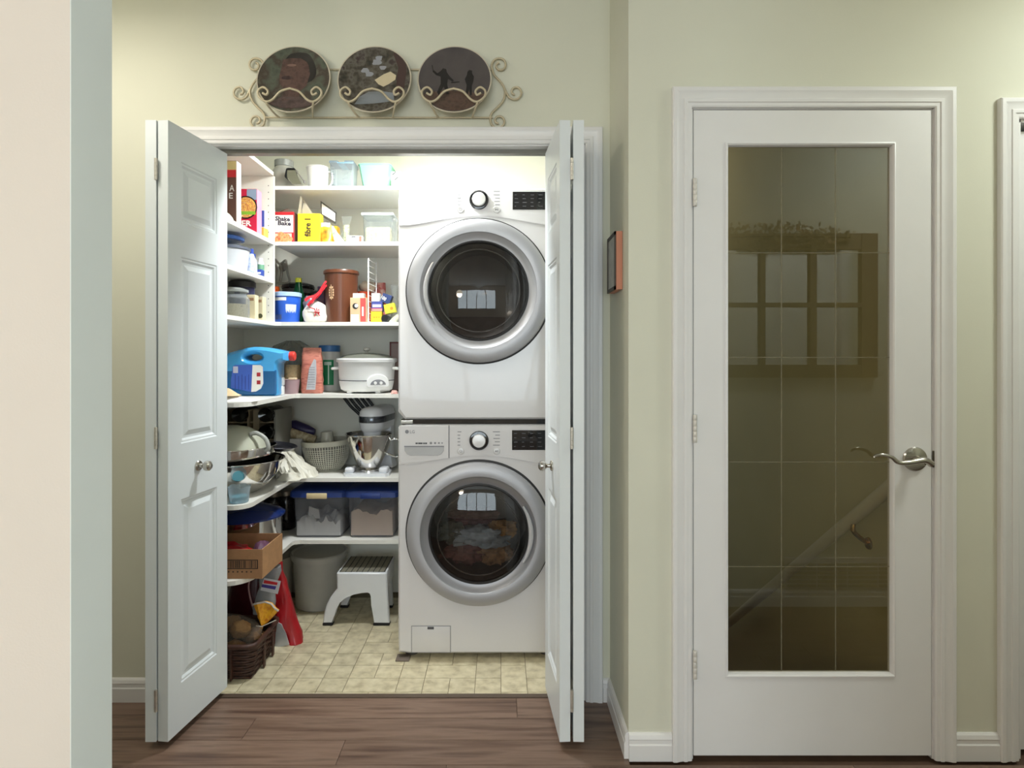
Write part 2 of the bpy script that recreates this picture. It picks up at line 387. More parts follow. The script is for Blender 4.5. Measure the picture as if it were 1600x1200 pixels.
# ---------------------------------------------------------------- bifold doors
DOORP = M('door_white_paint', (224,230,232), 0.38, var=0.012, scale=5, bump=0.02, bscale=120)
def leaf_mesh(w_, h_, t_, zs, mx):
    m = MB()
    # local: x 0..w_, z 0..h_, face y=0 towards -y ; moulded field on both faces
    for side in (0, 1):
        y = 0 if side == 0 else t_; sg = 1 if side == 0 else -1
        q = lambda a, b, c, d: m.add([(a, y, c), (b, y, c), (b, y, d), (a, y, d)], [(0, 1, 2, 3)])
        q(0, mx, 0, h_); q(w_-mx, w_, 0, h_)
        edges = [0]+[v for z in zs for v in z]+[h_]
        for i in range(0, len(edges), 2): q(mx, w_-mx, edges[i], edges[i+1])
        for (z0, z1) in zs:
            def rect(i, d): return [(mx+i, y+sg*d, z0+i), (w_-mx-i, y+sg*d, z0+i), (w_-mx-i, y+sg*d, z1-i), (mx+i, y+sg*d, z1-i)]
            m.rings([rect(0, 0), rect(.004, .003), rect(.009, .0035), rect(.016, .009), rect(.024, .009), rect(.040, .003), rect(.041, .0025)], True, False, True)
    m.add([(0,0,0),(w_,0,0),(w_,t_,0),(0,t_,0),(0,0,h_),(w_,0,h_),(w_,t_,h_),(0,t_,h_)], [(0,3,2,1),(4,5,6,7),(1,2,6,5),(3,0,4,7)])
    return m
DZ0, DZ1 = 0.027, 2.060
def knob_mesh(p, d):
    """p on the door face, d unit vector out of it"""
    m = MB(); z = Vector((0, 0, 1)); d = Vector(d).normalized(); a = z.cross(d)
    T = Matrix((( a.x, z.x, d.x, p[0]), (a.y, z.y, d.y, p[1]), (a.z, z.z, d.z, p[2]), (0, 0, 0, 1)))
    return m, T
def bifold(name, label, near, far, pivot_near, pivot_far, side, knob_t):
    """near/far: hall-face line of the leading leaf on the floor plan; pivot line is the same for the leaf fixed to the jamb"""
    t = thing(name, label, None, (pivot_far[0], pivot_far[1], DZ0), None, 'structure')
    hgt = DZ1-DZ0; zs = [(.20, .865), (1.035, 1.66), (1.765, 1.925)]
    zs = [(Z(1070.5, 2.04)-DZ0+.0, Z(781.7, 2.04)-DZ0), (Z(694.2, 2.04)-DZ0, Z(400.2, 2.04)-DZ0), (Z(346.3, 2.04)-DZ0, Z(250.9, 2.04)-DZ0)]
    leaves = []
    for nm, (a, b) in (('leading_leaf', (near, far)), ('pivot_leaf', (pivot_near, pivot_far))):
        a = Vector((a[0], a[1], DZ0)); b = Vector((b[0], b[1], DZ0)); dx = (b-a); L_ = dx.length; dx.normalize(); dz = Vector((0, 0, 1))
        inward = Vector((-1 if nm == 'leading_leaf' else 1, 0, 0))*side
        dy = dz.cross(dx); 
        if dy.dot(inward) < 0: dy = -dy
        T = Matrix(((dx.x, dy.x, 0, a.x), (dx.y, dy.y, 0, a.y), (0, 0, 1, a.z), (0, 0, 0, 1)))
        mb = leaf_mesh(L_, hgt, .035, zs, .066); mb.v = [tuple(T @ Vector(p)) for p in mb.v]
        lf = obj(nm, mb, DOORP, t, 12); leaves.append((lf, T, L_, dy))
    lf, T, L_, dy = leaves[0]
    p = T @ Vector((L_*knob_t, 0, Z(727, 2.15)-DZ0)); out = -dy
    m, K = knob_mesh(p, out)
    obj('knob', m.lathe([(.0, 0), (.0185, 0), (.0185, .004), (.016, .007), (.008, .009), (.007, .018), (.010, .022), (.0165, .028), (.018, .035), (.0165, .043), (.010, .049), (0, .051)], n=24, T=K, cap0=False, cap1=False), STEEL, lf)
    gx = (near[0]+pivot_near[0])/2
    for zc in (Z(265, 1.99), Z(684, 1.99), Z(1093, 1.99)):
        m = MB()
        for k in range(5): m.lathe([(.0, 0), (.0052, 0), (.0052, .0135), (0, .0135)], (near[0]+ (pivot_near[0]-near[0])*.5, near[1]-.004, zc-.0355+k*.0142), n=12)
        obj('hinge', m, HINGE, t)
    return t
yn, yf = 1.987, 2.320
bifold('door_1', 'left white bifold closet door folded open with a round nickel knob', (X(262.5, yn), yn), (X(355, yf), yf), (X(227, yn), yn), (-1.165, yf), 1, .47)
bifold('door_2', 'right white bifold closet door folded open, seen almost edge-on', (X(874.5, yn), yn), (X(852, yf), yf), (X(912.5, yn), yn), (.288, yf), -1, .47)

# ---------------------------------------------------------------- glass door
s_ = YD/F
gx0, gx1, gz0, gz1 = X(1083.5, YD), X(1454.5, YD), 0.012, Z(172.5, YD)
t = thing('door_3', 'white door with one full-length dark glass panel and nickel lever', None, (gx0, YD+.02, 0), None, 'structure')
d0, d1 = YD-.002, YD+.033
hx0, hx1, hz0, hz1 = X(1134, YD), X(1397, YD), Z(1056, YD), Z(224, YD)
obj('leaf_frame', MB().box(gx0, hx0, d0, d1, gz0, gz1).box(hx1, gx1, d0, d1, gz0, gz1).box(hx0, hx1, d0, d1, gz0, hz0).box(hx0, hx1, d0, d1, hz1, gz1), TRIM, t, 0)
m = MB()
def rr(i, y): return [(hx0+i, y, hz0+i), (hx1-i, y, hz0+i), (hx1-i, y, hz1-i), (hx0+i, y, hz1-i)]
m.rings([rr(-.002, d0), rr(-.002, d0-.004), rr(.002, d0-.005), rr(.006, d0-.002), rr(.009, d0+.006), rr(.009, d0+.012)], True, False, False)
obj('glazing_bead', m, TRIM, t, 25)
GD = PANE('dark_door_glass', (240,237,224), 1.95)
obj('glass_panel', MB().box(hx0, hx1, d0+.012, d0+.016, hz0, hz1), GD, t, 0)
GRV = CLEAR('etched_groove', (235,232,220), .16, (206,200,180), .3, .05)
ga, gb, gc_, gd = X(1138, YD), X(1393, YD), Z(1051, YD), Z(230, YD)
for i in (1, 2): obj('glass_groove', MB().box(ga+(gb-ga)*i/3-.0016, ga+(gb-ga)*i/3+.0016, d0+.0108, d0+.0116, gc_, gd), GRV, t, 0)
for i in (1, 2, 3, 4): obj('glass_groove', MB().box(ga, gb, d0+.0108, d0+.0116, gc_+(gd-gc_)*i/5-.0012, gc_+(gd-gc_)*i/5+.0012), GRV, t, 0)
for yy in (302, 669, 1036):
    m = MB(); zc = Z(yy, YD)
    for k in range(5): m.lathe([(0, 0), (.0062, 0), (.0068, .001), (.0068, .0165), (.0062, .0175), (0, .0175)], (gx0+.001, YD-.012, zc-.044+k*.0176), n=12)
    obj('hinge', m, M('painted_hinge', (214,210,202), .4, .2, var=.05), t)
# lever handle
yl = YD-.002; hc = Vector((X(1428, YD), yl, Z(717, YD)))
R_ = Matrix.Translation(hc) @ Matrix.Rotation(PI/2, 4, 'X')
lv = obj('door_handle', MB().lathe([(0, 0), (.038, 0), (.039, .004), (.036, .009), (.026, .012), (.014, .014), (.012, .034), (.015, .040), (0, .043)], n=32, T=R_, cap0=False, cap1=False), STEEL, t)
pts = spline([(hc.x+.022, yl-.046, hc.z-.008), (hc.x, yl-.050, hc.z+.004), (hc.x-.03, yl-.052, hc.z+.001), (hc.x-.055, yl-.052, hc.z-.003), (hc.x-.085, yl-.052, hc.z-.002), (hc.x-.105, yl-.052, hc.z+.014), (hc.x-.135, yl-.052, hc.z+.022), (hc.x-.155, yl-.05, hc.z+.018), (hc.x-.160, yl-.05, hc.z+.012)], 6)
n_ = len(pts); obj('lever', MB().tube(pts, [.011-.0075*(i/(n_-1))**.8 for i in range(n_)], 12), STEEL, lv)
obj('strike_plate', MB().box(X(1456, YD), X(1463, YD), YD-.006, YD-.001, Z(730, YD), Z(704, YD), .001), M('tarnished_plate', (96,88,76), .35, .8, var=.2), t)
struct('trim_7', MB().box(.606, .6155, YD, 2.06, 0, 2.087).box(1.3795, 1.390, YD, 2.06, 0, 2.087).box(.606, 1.39, YD, 2.06, 2.0775, 2.087), TRIM, 'white jamb of the glass door')
# door at the right edge
t = thing('door_4', 'white door leaf cut off by the right edge of the photo', None, (1.66, YD+.04, 0), None, 'structure')
obj('leaf', MB().box(1.667, 2.395, YD+.03, YD+.065, .01, 2.018, .001, 1), TRIM, t, 0)
struct('trim_8', MB().box(1.645, 1.664, YD, 2.06, 0, 2.05).box(2.40, 2.42, YD, 2.06, 0, 2.05).box(1.645, 2.42, YD, 2.06, 2.036, 2.05), TRIM, 'white jamb at the right edge')
struct('wall_closed_room', MB().box(1.55, 2.5, 2.10, 2.16, 0, CEIL), DARK, 'dark room behind the right door')

# ---------------------------------------------------------------- stairwell behind the glass
STW = M('stairwell_wall_paint', (206,198,164), .8, var=.03, scale=3)
CARP = M('stair_carpet', (104,84,66), .95, var=.15, scale=160, bump=.4, bscale=400)
XR = 1.43
struct('wall_stair_right', MB().box(XR, 1.53, 2.06, 5.2, -2.4, CEIL), STW, 'right wall of the stairwell')
struct('wall_stair_end', MB().box(.4, 1.53, 5.2, 5.3, -2.4, CEIL), STW, 'end wall of the stairwell')
struct('wall_stair_left', MB().box(.41, .50, 2.31, 5.2, -2.4, 0), STW, 'left wall of the stairwell below floor level')
struct('ceiling_stair', MB().box(.4, 1.53, 2.06, 5.3, CEIL, CEIL+.1), CEILP, 'stairwell ceiling')
st = thing('staircase', 'brown carpeted stairs going down behind the glass door', 'staircase', (.97, 2.06, -2.4))
m = MB()
for k in range(12):
    obj('step', MB().box(.506, XR-.006, 2.066+k*.25, 2.06+(k+1)*.25+.02, -.19*k-.19, -.19*k-.001 if k == 0 else -.19*k, .006, 1), CARP, st, 0)
hr = thing('handrail', 'painted handrail sloping down the stairwell wall behind the glass', 'handrail', (XR-.06, 2.2, .7))
a = Vector((XR-.06, 2.06, .765+.163*.755)); b = Vector((XR-.06, 4.4, .765-2.177*.755))
obj('rail', MB().tube([a, b], .024, 12), M('rail_white', (220,214,200), .4, var=.02), hr)
BRASS = M('brass', (176,140,70), .25, 1.0, var=.1, scale=40)
for yy in (2.36, 3.9):
    z = a.z+(yy-2.06)*-.755-.022
    br = obj('bracket', MB().tube(spline([(XR-.06, yy, z), (XR-.06, yy, z-.03), (XR-.03, yy, z-.06), (XR-.004, yy, z-.075)], 6), .009, 10).lathe([(.0, 0), (.024, 0), (.022, .006), (0, .008)], n=20, T=Matrix.Translation((XR, yy, z-.078)) @ Matrix.Rotation(-PI/2, 4, 'Y'), cap0=False, cap1=False), BRASS, hr)
# old six-pane window hung on the hall wall facing the glass door (seen mirrored in the glass)
OW = M('weathered_window_wood', (120,104,80), .7, var=.2, scale=30, stretch=(6,1,1))
yq = .77; kx = .003284
fx = lambda p: (p-CX)*kx
fz = lambda p: CZ+(CH-p)*kx
wf = thing('window_frame_decor', 'old six-pane window frame with mirror panes, mirrored in the glass door', 'wall decor', (1.47, .77, fz(590)))
xs = [1.02, 1.10, 1.330, 1.356, 1.586, 1.619, 1.849, 1.931]; zz = [fz(590), fz(570), fz(480), fz(473), fz(390), fz(365)]
for a, b in ((0, 1), (2, 3), (4, 5), (6, 7)): obj('stile', MB().box(xs[a], xs[b], yq, yq+.03, zz[0], zz[5]), OW, wf, 0)
for a, b in ((0, 1), (2, 3), (4, 5)):
    for i in (1, 3, 5): obj('rail', MB().box(xs[i], xs[i+1], yq, yq+.028, zz[a], zz[b]), OW, wf, 0)
MIR = M('mirror_pane', (225,228,225), .04, 1.0, var=.02)
for i in (1, 3, 5):
    for a, b in ((1, 2), (3, 4)): obj('pane', MB().box(xs[i], xs[i+1], yq+.008, yq+.012, zz[a], zz[b]), MIR, wf, 0)
gl = MB(); random.seed(5)
for k in range(420):
    x = random.uniform(1.02, 1.78); h = .055*math.sin(PI*min(1, max(0, (x-.98)/.84)))+.012
    c = Vector((x, yq+.045+random.uniform(-.02, .02), fz(372)+random.uniform(-h, h*1.1)))
    a, b_, l = random.uniform(0, 6.28), random.uniform(-1, 1), random.uniform(.018, .034)
    d = Vector((math.cos(a), .3*b_, math.sin(a)))*l; q = d.cross(Vector((0, 1, .3))).normalized()*l*.28
    gl.add([tuple(c), tuple(c+d*.5+q), tuple(c+d), tuple(c+d*.5-q)], [(0, 1, 2, 3)])
ga_ = thing('garland', 'dried leaf garland laid along the top of the old window frame', 'garland', (1.4, yq+.045, fz(372)))
obj('stem', MB().tube([(1.02, yq+.045, fz(372)), (1.4, yq+.05, fz(370)), (1.78, yq+.045, fz(372))], .006, 6), M('dry_stem', (92,74,50), .8, var=.2), ga_)
lv = obj('leaves', gl, MOTTLE('dry_leaves', [(96,84,56),(128,112,74),(150,120,84)], 20, .7), ga_, 0); lv['kind'] = 'stuff'
vg = thing('return_air_grille', 'white louvred air grille above the hall baseboard, mirrored in the glass door', 'vent', (1.6, .77, fz(920)))
obj('frame', MB().box(fx(1228), fx(1470), yq, yq+.008, fz(922), fz(873)), TRIM, vg, 0)
for i in range(5):
    for k in range(6):
        x0 = fx(1232)+i*.157; z0 = fz(918)+k*.022
        obj('louvre', MB().box(x0, x0+.145, yq+.008, yq+.016, z0, z0+.012), M('louvre_grey', (170,166,158), .5), vg, 0)

# ---------------------------------------------------------------- lamps
LAMPG = M('lit_lamp_glass', (255,240,215), .4, emit=6)
def ceiling_lamp(loc, r, power, col, label, rad=None):
    t = thing('ceiling_light', label, 'lamp', loc)
    obj('canopy', MB().lathe([(0, 0), (r*1.05, 0), (r*1.05, -.018), (0, -.018)], loc, 32, cap0=False, cap1=False), STEEL, t)
    obj('glass_dome', MB().lathe([(r, -.018), (r*.96, -.045), (r*.75, -.075), (r*.4, -.092), (0, -.097)], loc, 32, cap0=False, cap1=False), LAMPG, t)
    l = bpy.data.lights.new('lamp_glow', 'AREA'); l.shape = 'DISK'; l.size = r*2; l.energy = power; l.color = col
    o = bpy.data.objects.new('lamp_glow', l); C.objects.link(o); o.location = (loc[0], loc[1], loc[2]-.11); o.parent = None
    return t
ceiling_lamp((-1.45, 1.58, CEIL), .16, 8.5, (1, .93, .83), 'round glass ceiling light of the hall above the closet doors')
ceiling_lamp((2.1, 1.30, CEIL), .16, 14, (.93, 1, .95), 'second round ceiling light of the hall, nearer the glass door')
ceiling_lamp((.97, 4.2, CEIL), .13, .2, (1, .92, .78), 'unseen light added above the stairs to brighten the stairwell')  # added lamp, out of view, lifts the stairwell seen through the glass
ceiling_lamp((-.42, 2.51, 2.46), .10, 26, (.93, .975, 1), 'round ceiling light inside the closet')
pt = thing('pendant_lamp', 'glass bowl pendant lamp hanging in the living room', 'lamp', (-1.3, -1.6, 1.85))
obj('rod', MB().tube([(-1.3, -1.6, 2.05), (-1.3, -1.6, CEIL)], .008, 8), STEEL, pt)
obj('shade', MB().lathe([(.02, .20), (.06, .19), (.16, .10), (.19, .05), (.15, .01), (.05, 0), (0, 0)], (-1.3, -1.6, 1.85), 32, cap0=False, cap1=False), LAMPG, pt)
l = bpy.data.lights.new('pendant_glow', 'POINT'); l.energy = 45; l.color = (1, .82, .6); l.shadow_soft_size = .15
o = bpy.data.objects.new('pendant_glow', l); C.objects.link(o); o.location = (-1.3, -1.6, 1.78)
# ================================================================== closet shelving
YS, YB = 2.94, 3.32
SZ = {1: 2.1115, 2: 1.842, 3: 1.454, 4: 1.1043, 5: .6987, 6: .3984}
XR_, TH = -.44, .018
def zprism(poly, z0, z1): return MB().add([(p[0], p[1], z0) for p in poly]+[(p[0], p[1], z1) for p in poly], [tuple(range(len(poly)))[::-1], tuple(range(len(poly), 2*len(poly)))]+[(i, (i+1) % len(poly), (i+1) % len(poly)+len(poly), i+len(poly)) for i in range(len(poly))])
def shelf(poly, zt, label):
    c = (-1.1, 3.1, zt-TH)
    return single('shelf', zprism(poly, zt-TH, zt), SHELF, label, 'shelf', c, 'white closet shelves', 0)
def lpoly(xf, y0, r):
    near = [(xf-r+r*math.cos(a), y0+r-r*math.sin(a)) for a in [math.radians(q) for q in (90, 75, 60, 45, 30, 15, 0)]] if r else [(xf, y0)]
    return [(-1.399, y0)]+near+[(xf, YS-.03), (xf+.006, YS-.01), (xf+.03, YS), (XR_, YS), (XR_, YB-.001), (-1.399, YB-.001)]
shelf([(-1.399, 2.94), (XR_, YS), (XR_, YB-.001), (-1.399, YB-.001)], SZ[1], 'topmost white shelf across the back of the closet')
shelf([(-1.089, YS), (XR_, YS), (XR_, YB-.001), (-1.089, YB-.001)], SZ[2], 'white back shelf holding the yellow cereal box')
shelf(lpoly(-1.09, 2.392, 0), SZ[3], 'white L-shaped shelf at eye height holding the brown canister')
shelf(lpoly(-1.0, 2.395, .07), SZ[4], 'white L-shaped shelf holding the slow cooker and blue jug')
shelf(lpoly(-1.0, 2.395, .07), SZ[5], 'white L-shaped shelf holding the stand mixer')
shelf(lpoly(-1.0, 2.395, .10), SZ[6], 'lowest white L-shaped shelf holding the storage bins')
LS = {0: 2.173, 1: 1.842, 2: 1.656}
shelf([(-1.399, 2.392), (-1.09, 2.392), (-1.09, 2.921), (-1.399, 2.921)], LS[0], 'highest short white shelf on the left side of the closet')
shelf([(-1.399, 2.392), (-1.09, 2.392), (-1.09, 2.921), (-1.399, 2.921)], LS[1], 'short white left shelf holding the red noodle box')
shelf([(-1.399, 2.392), (-1.09, 2.392), (-1.09, 2.921), (-1.399, 2.921)], LS[2], 'short white left shelf holding the blue-lidded tubs')
pn = thing('shelf_end_panel', 'white upright panel with a row of shelf pin holes', 'panel', (-1.24, 2.93, SZ[3]))
obj('board', MB().box(-1.399, -1.090, 2.9215, 2.9385, SZ[3], LS[0]-TH), SHELF, pn, 0)
m = MB()
for k in range(20): m.lathe([(0, 0), (.0024, 0), (0, .0003)], n=8, T=Matrix.Translation((-1.115, 2.9214, 1.50+k*.032)) @ Matrix.Rotation(PI/2, 4, 'X'), cap0=False, cap1=False)
ph = obj('pin_holes', m, DARK, pn, 0); ph['kind'] = 'stuff'

# ================================================================== washer and dryer
APPL = M('appliance_enamel', (214,212,212), .22, var=.01, scale=3, coat=.3)
SILV = M('silver_door_ring', (172,172,175), .46, .55, var=.03, scale=4)
SILVD = M('silver_bevel', (150,150,154), .42, .6, var=.03)
RUB = M('dark_gasket', (34,33,34), .5, var=.1)
BLK = M('gloss_black', (14,14,16), .08, var=.1, coat=.4)
DRUM = M('drum_steel', (150,148,146), .35, .5, var=.1, scale=30)
GREY = M('print_grey', (128,128,132), .5, var=.05)
DGREY = M('print_dark_grey', (80,80,84), .5, var=.05)
YM, SM = 2.588, F/2.588
mx = lambda p: X(p, YM); mz = lambda p: Z(p, YM)
W0, W1 = mx(748)-.343, mx(748)+.343
def rrect(cx, cz, x0, x1, z0, z1, r, n):
    out = []
    for j in range(n):
        a = 2*PI*j/n; dx, dz = math.cos(a), math.sin(a)
        ts = []
        if dx > 1e-9: ts.append((x1-cx)/dx)
        if dx < -1e-9: ts.append((x0-cx)/dx)
        if dz > 1e-9: ts.append((z1-cz)/dz)
        if dz < -1e-9: ts.append((z0-cz)/dz)
        t_ = min(ts); px, pz = cx+dx*t_, cz+dz*t_
        qx = min(max(px, x0+r), x1-r); qz = min(max(pz, z0+r), z1-r)
        d = math.hypot(px-qx, pz-qz)
        if d > r: px, pz = qx+(px-qx)*r/d, qz+(pz-qz)*r/d
        out.append((px, pz))
    return out
def machine(name, label, z0, z1, cy, kn, curve, disp, btn, yk):
    t = thing(name, label, 'appliance', ((W0+W1)/2, YM+.35, z0))
    cx, cz = mx(748), mz(cy); n = 96
    ring = lambda pts, y: [(p[0], y, p[1]) for p in pts]
    R1 = rrect(cx, cz, W0, W1, z0, z1, .010, n); R2 = rrect(cx, cz, W0+.008, W1-.008, z0+.008, z1-.008, .01, n)
    circ = lambda r, y: [(cx+r*math.cos(2*PI*j/n), y, cz+r*math.sin(2*PI*j/n)) for j in range(n)]
    obj('cabinet', MB().rings([ring(R1, 3.295), ring(R1, YM+.009), ring(R2, YM), circ(.300, YM), circ(.230, YM+.004), circ(.226, YM+.06)], True, True, False), APPL, t, 25)
    obj('drum', MB().rings([circ(.226, YM+.05), circ(.235, YM+.09), circ(.235, YM+.38), circ(.05, YM+.40)], True, False, True), DRUM, t)
    # control panel with an arched lower edge, a hair proud of the cabinet
    f = lambda px: mz(curve[0]+(curve[1]-curve[0])*math.cos((px-748)/126*PI/2)**1.6)
    poly = [(mx(624+(872-624)*i/40), f(624+(872-624)*i/40)) for i in range(41)]+[(mx(872), z1-.006), (mx(624), z1-.006)]
    obj('control_panel', MB().prism(poly, YM-.004, YM+.004, bev=.0015), APPL, t, 25)
    Kn = Matrix.Translation((mx(748.5), YM-.004, mz(kn))) @ Matrix.Rotation(PI/2, 4, 'X')
    kr = obj('dial_ring', MB().lathe([(0, 0), (.041, 0), (.041, .006), (.038, .010), (.031, .011), (0, .011)], n=48, T=Kn, cap0=False, cap1=False), BLK, t)
    obj('dial', MB().lathe([(.0285, .008), (.0285, .020), (.026, .024), (0, .025)], n=48, T=Kn, cap0=False, cap1=False), M('satin_dial', (214,212,210), .3, .35, var=.02), kr)
    dp = obj('display', MB().box(mx(disp[0]), mx(868), YM-.0055, YM-.003, mz(disp[2]), mz(disp[1]), .001, 1), BLK, t)
    mm = MB()
    for r in range(4):
        for c_ in range(5):
            a = mx(disp[0]+3+c_*12.5); zc = mz(disp[1]+5+r*(disp[2]-disp[1]-8)/3.4); mm.box(a, a+.006+.014*random.random(), YM-.0058, YM-.0054, zc-.0014, zc+.0014)
    obj('display_marks', mm, DGREY, dp, 0)
    for bx_ in (720, 776):
        Bt = Matrix.Translation((mx(bx_), YM-.004, mz(btn))) @ Matrix.Rotation(PI/2, 4, 'X')
        b_ = obj('button', MB().lathe([(.0, 0), (.0148, 0), (.0148, .002), (.0125, .003), (.012, .002), (0, .0025)], n=28, T=Bt, cap0=False, cap1=False), M('button_silver', (206,204,202), .3, .3, var=.02), t)
        if bx_ == 776:
            zc = mz(btn); obj('button_symbol', MB().add([(mx(bx_)-.005, YM-.0073, zc+.004), (mx(bx_)-.005, YM-.0073, zc-.004), (mx(bx_)+.001, YM-.0073, zc)], [(0, 1, 2)]).box(mx(bx_)+.002, mx(bx_)+.0035, YM-.0074, YM-.007, zc-.004, zc+.004).box(mx(bx_)+.0048, mx(bx_)+.0063, YM-.0074, YM-.007, zc-.004, zc+.004), DGREY, b_, 0)
        else:
            obj('button_symbol', MB().lathe([(.0042, 0), (.0056, 0), (.0056, .0003), (.0042, .0003)], n=20, T=Matrix.Translation((mx(bx_), YM-.007, mz(btn))) @ Matrix.Rotation(PI/2, 4, 'X'), cap0=False, cap1=False), GREY, b_, 0)
    mm = MB()
    for i in range(5):
        zc = mz(kn-13.5+i*5.2); a = .010+.008*random.random()
        mm.box(mx(715), mx(715)+a, YM-.0046, YM-.0039, zc-.0016, zc+.0016); a = .022+.016*random.random()
        mm.box(mx(781)-a*.8, mx(781), YM-.0046, YM-.0039, zc-.0016, zc+.0016)
    obj('cycle_marks', mm, GREY, t, 0)
    # door: gasket ring, silver ring, inner bevel, glass bowl
    D = Matrix.Translation((cx, YM, cz)) @ Matrix.Rotation(PI/2, 4, 'X')
    dr = obj('door_ring', MB().lathe([(.302, .006), (.304, .020), (.300, .034), (.290, .040), (.258, .043), (.246, .041), (.243, .036)], n=96, T=D, cap0=False, cap1=False), SILV, t)
    obj('door_gap', MB().lathe([(.3115, -.002), (.3115, .0015), (.300, .0045), (.300, .010)], n=96, T=D, cap0=False, cap1=False), RUB, t)
    obj('inner_bevel', MB().lathe([(.2435, .037), (.236, .030), (.222, .022), (.2125, .020)], n=96, T=D, cap0=False, cap1=False), SILVD if name == 'washing_machine' else SILV, dr)
    obj('glass_rim', MB().lathe([(.2135, .018), (.2125, .024), (.207, .026), (.203, .021), (.203, .0)], n=96, T=D, cap0=False, cap1=False), RUB, dr)
    pro = [(.205, .020), (.190, .0245), (.160, .031), (.120, .038), (.08, .043), (.04, .046), (0, .047)]
    obj('door_glass', MB().lathe(pro, n=96, T=D, cap0=False, cap1=False), PANE('smoked_door_glass', (176,173,170), 1.5), dr)
    obj('glass_inner_ring', MB().lathe([(.171, .022), (.173, .0255), (.1755, .0255), (.177, .022)], n=96, T=D, cap0=False, cap1=False), M('grey_ring', (120,117,114), .25, .3), dr)
    if name != 'washing_machine':
        obj('glass_bowl', MB().lathe([(.200, .010), (.176, -.015), (.168, -.10), (.12, -.13), (0, -.14)], n=64, T=D, cap0=False, cap1=False), M('dark_bowl', (84,80,78), .25, var=.15, coat=.5), dr)
    # grip cut into the ring
    sg = 1 if name == 'washing_machine' else -1
    pts = [Vector((cx+sg*.222*math.cos(a), YM-.030, cz+.222*math.sin(a))) for a in [math.radians(q) for q in range(-32, 33, 4)]]
    if sg < 0: pts = [Vector((cx-.224*math.cos(math.radians(q)), YM-.030, cz+.224*math.sin(math.radians(q)))) for q in range(-32, 33, 4)]
    obj('door_grip', MB().tube(pts, [.004+.007*math.sin(PI*i/16) for i in range(17)], 8), M('grip_pale', (206,206,208), .3, .3, var=.02), dr)
    return t
wt = machine('washing_machine', 'white front-load washer under the dryer, laundry behind its round door', .022, mz(663), 832, 688, (726, 711), (800, 672, 703), 704.5, 0)
dt = machine('clothes_dryer', 'white clothes dryer stacked on top of the washer, round silver-ringed door', mz(655), mz(294), 455, 313, (353, 337), (801, 300, 328), 328, 0)
# washer drawer, logo, filter cover, feet
yw_ = YM-.004
dw = obj('detergent_drawer', MB().prism([(mx(625), mz(723.5)), (mx(650), mz(722)), (mx(675), mz(719.5)), (mx(701), mz(715.5)), (mx(701), mz(664.5)), (mx(625), mz(664.5))], yw_-.0015, yw_+.001, bev=.001), APPL, wt, 25)
obj('drawer_seam', MB().box(mx(701.3), mx(702.3), yw_-.0008, yw_+.0005, mz(715.5), mz(664)), DGREY, wt, 0)
gp = [(mx(632), mz(697))]+[(mx(632+62*i/12), mz(697)) for i in range(1, 13)]+[(mx(693.5), mz(704)), (mx(690), mz(709)), (mx(684), mz(711.5)), (mx(642), mz(711.5)), (mx(636), mz(709)), (mx(632.5), mz(704))]
obj('drawer_grip', MB().prism(gp, yw_-.003, yw_, bev=.0006), M('grip_grey', (172,171,170), .3, .3, var=.03), dw, 25)
obj('grip_shadow_lip', MB().box(mx(632), mx(694), yw_-.0045, yw_-.001, mz(698), mz(696.2)), GREY, dw, 0)
T_ = Matrix.Translation((mx(636.2), yw_-.0017, mz(674.3))) @ Matrix.Rotation(PI/2, 4, 'X')
obj('logo_disc', MB().lathe([(0, .0004), (.0082, .0004), (.0082, 0)], n=24, T=T_, cap0=False, cap1=False), GREY, dw, 0)
lettering(dw, 'LG', GREY, (mx(644.5), yw_-.0022, mz(674.4)), .0195, .0135, bold=.01)
mm = MB()
for a, b in ((649.5, 653), (653.7, 660.5), (661.5, 664), (664.5, 667.5)): mm.box(mx(a), mx(b), yw_-.0022, yw_-.0014, mz(693.6), mz(691.2))
obj('drawer_print', mm, DGREY, dw, 0)
mm = MB()
for q, px in enumerate((673.5, 680, 686, 691)): mm.lathe([(0, 0), (.0055-.0008*q, 0), (0, .0004)], n=12, T=Matrix.Translation((mx(px), yw_-.0016, mz(692))) @ Matrix.Rotation(PI/2, 4, 'X'), cap0=False, cap1=False)
obj('drawer_symbols', mm, GREY, dw, 0)
fcv = obj('filter_cover', MB().box(mx(643.5), mx(703.5), YM-.002, YM+.004, mz(1019), mz(978.5), .0018, 2), APPL, wt)
obj('filter_cover_seam', MB().box(mx(642.6), mx(704.4), YM-.0007, YM+.002, mz(1020), mz(977.6), .0006, 1), GREY, wt)
obj('filter_tab', MB().box(mx(668), mx(678), YM-.003, YM, mz(983), mz(979)), DGREY, fcv, 0)
for x_ in (W0+.05, W1-.05):
    for y_ in (YM+.06, 3.22): obj('foot', MB().lathe([(0, 0), (.028, 0), (.026, .010), (.012, .012), (.012, .024), (0, .024)], (x_, y_, 0), 20, cap0=False, cap1=False), M('rubber_foot', (70,64,58), .7), wt)
# things seen at the washer's foot and between the machines
sk = thing('stacking_bracket', 'black stacking bracket between the washer and the dryer', 'bracket', (0, YM, mz(663)))
obj('rail', MB().box(W0+.012, W1-.012, YM+.004, 3.28, mz(663), mz(655), .002, 1), BLK, sk, 0)
obj('end_clip', MB().box(mx(626), mx(645), YM-.001, YM+.006, mz(662), mz(657), .002, 1), M('clip_grey', (150,148,140), .3, .5), sk)
single('leveling_shim', MB().box(W0-.008, W0+.05, YM-.025, YM+.03, .0005, .006, .001), M('shim_brown', (110,98,88), .6), 'flat brown shim under the left front corner of the washer', 'shim', (W0+.02, YM, .0005))
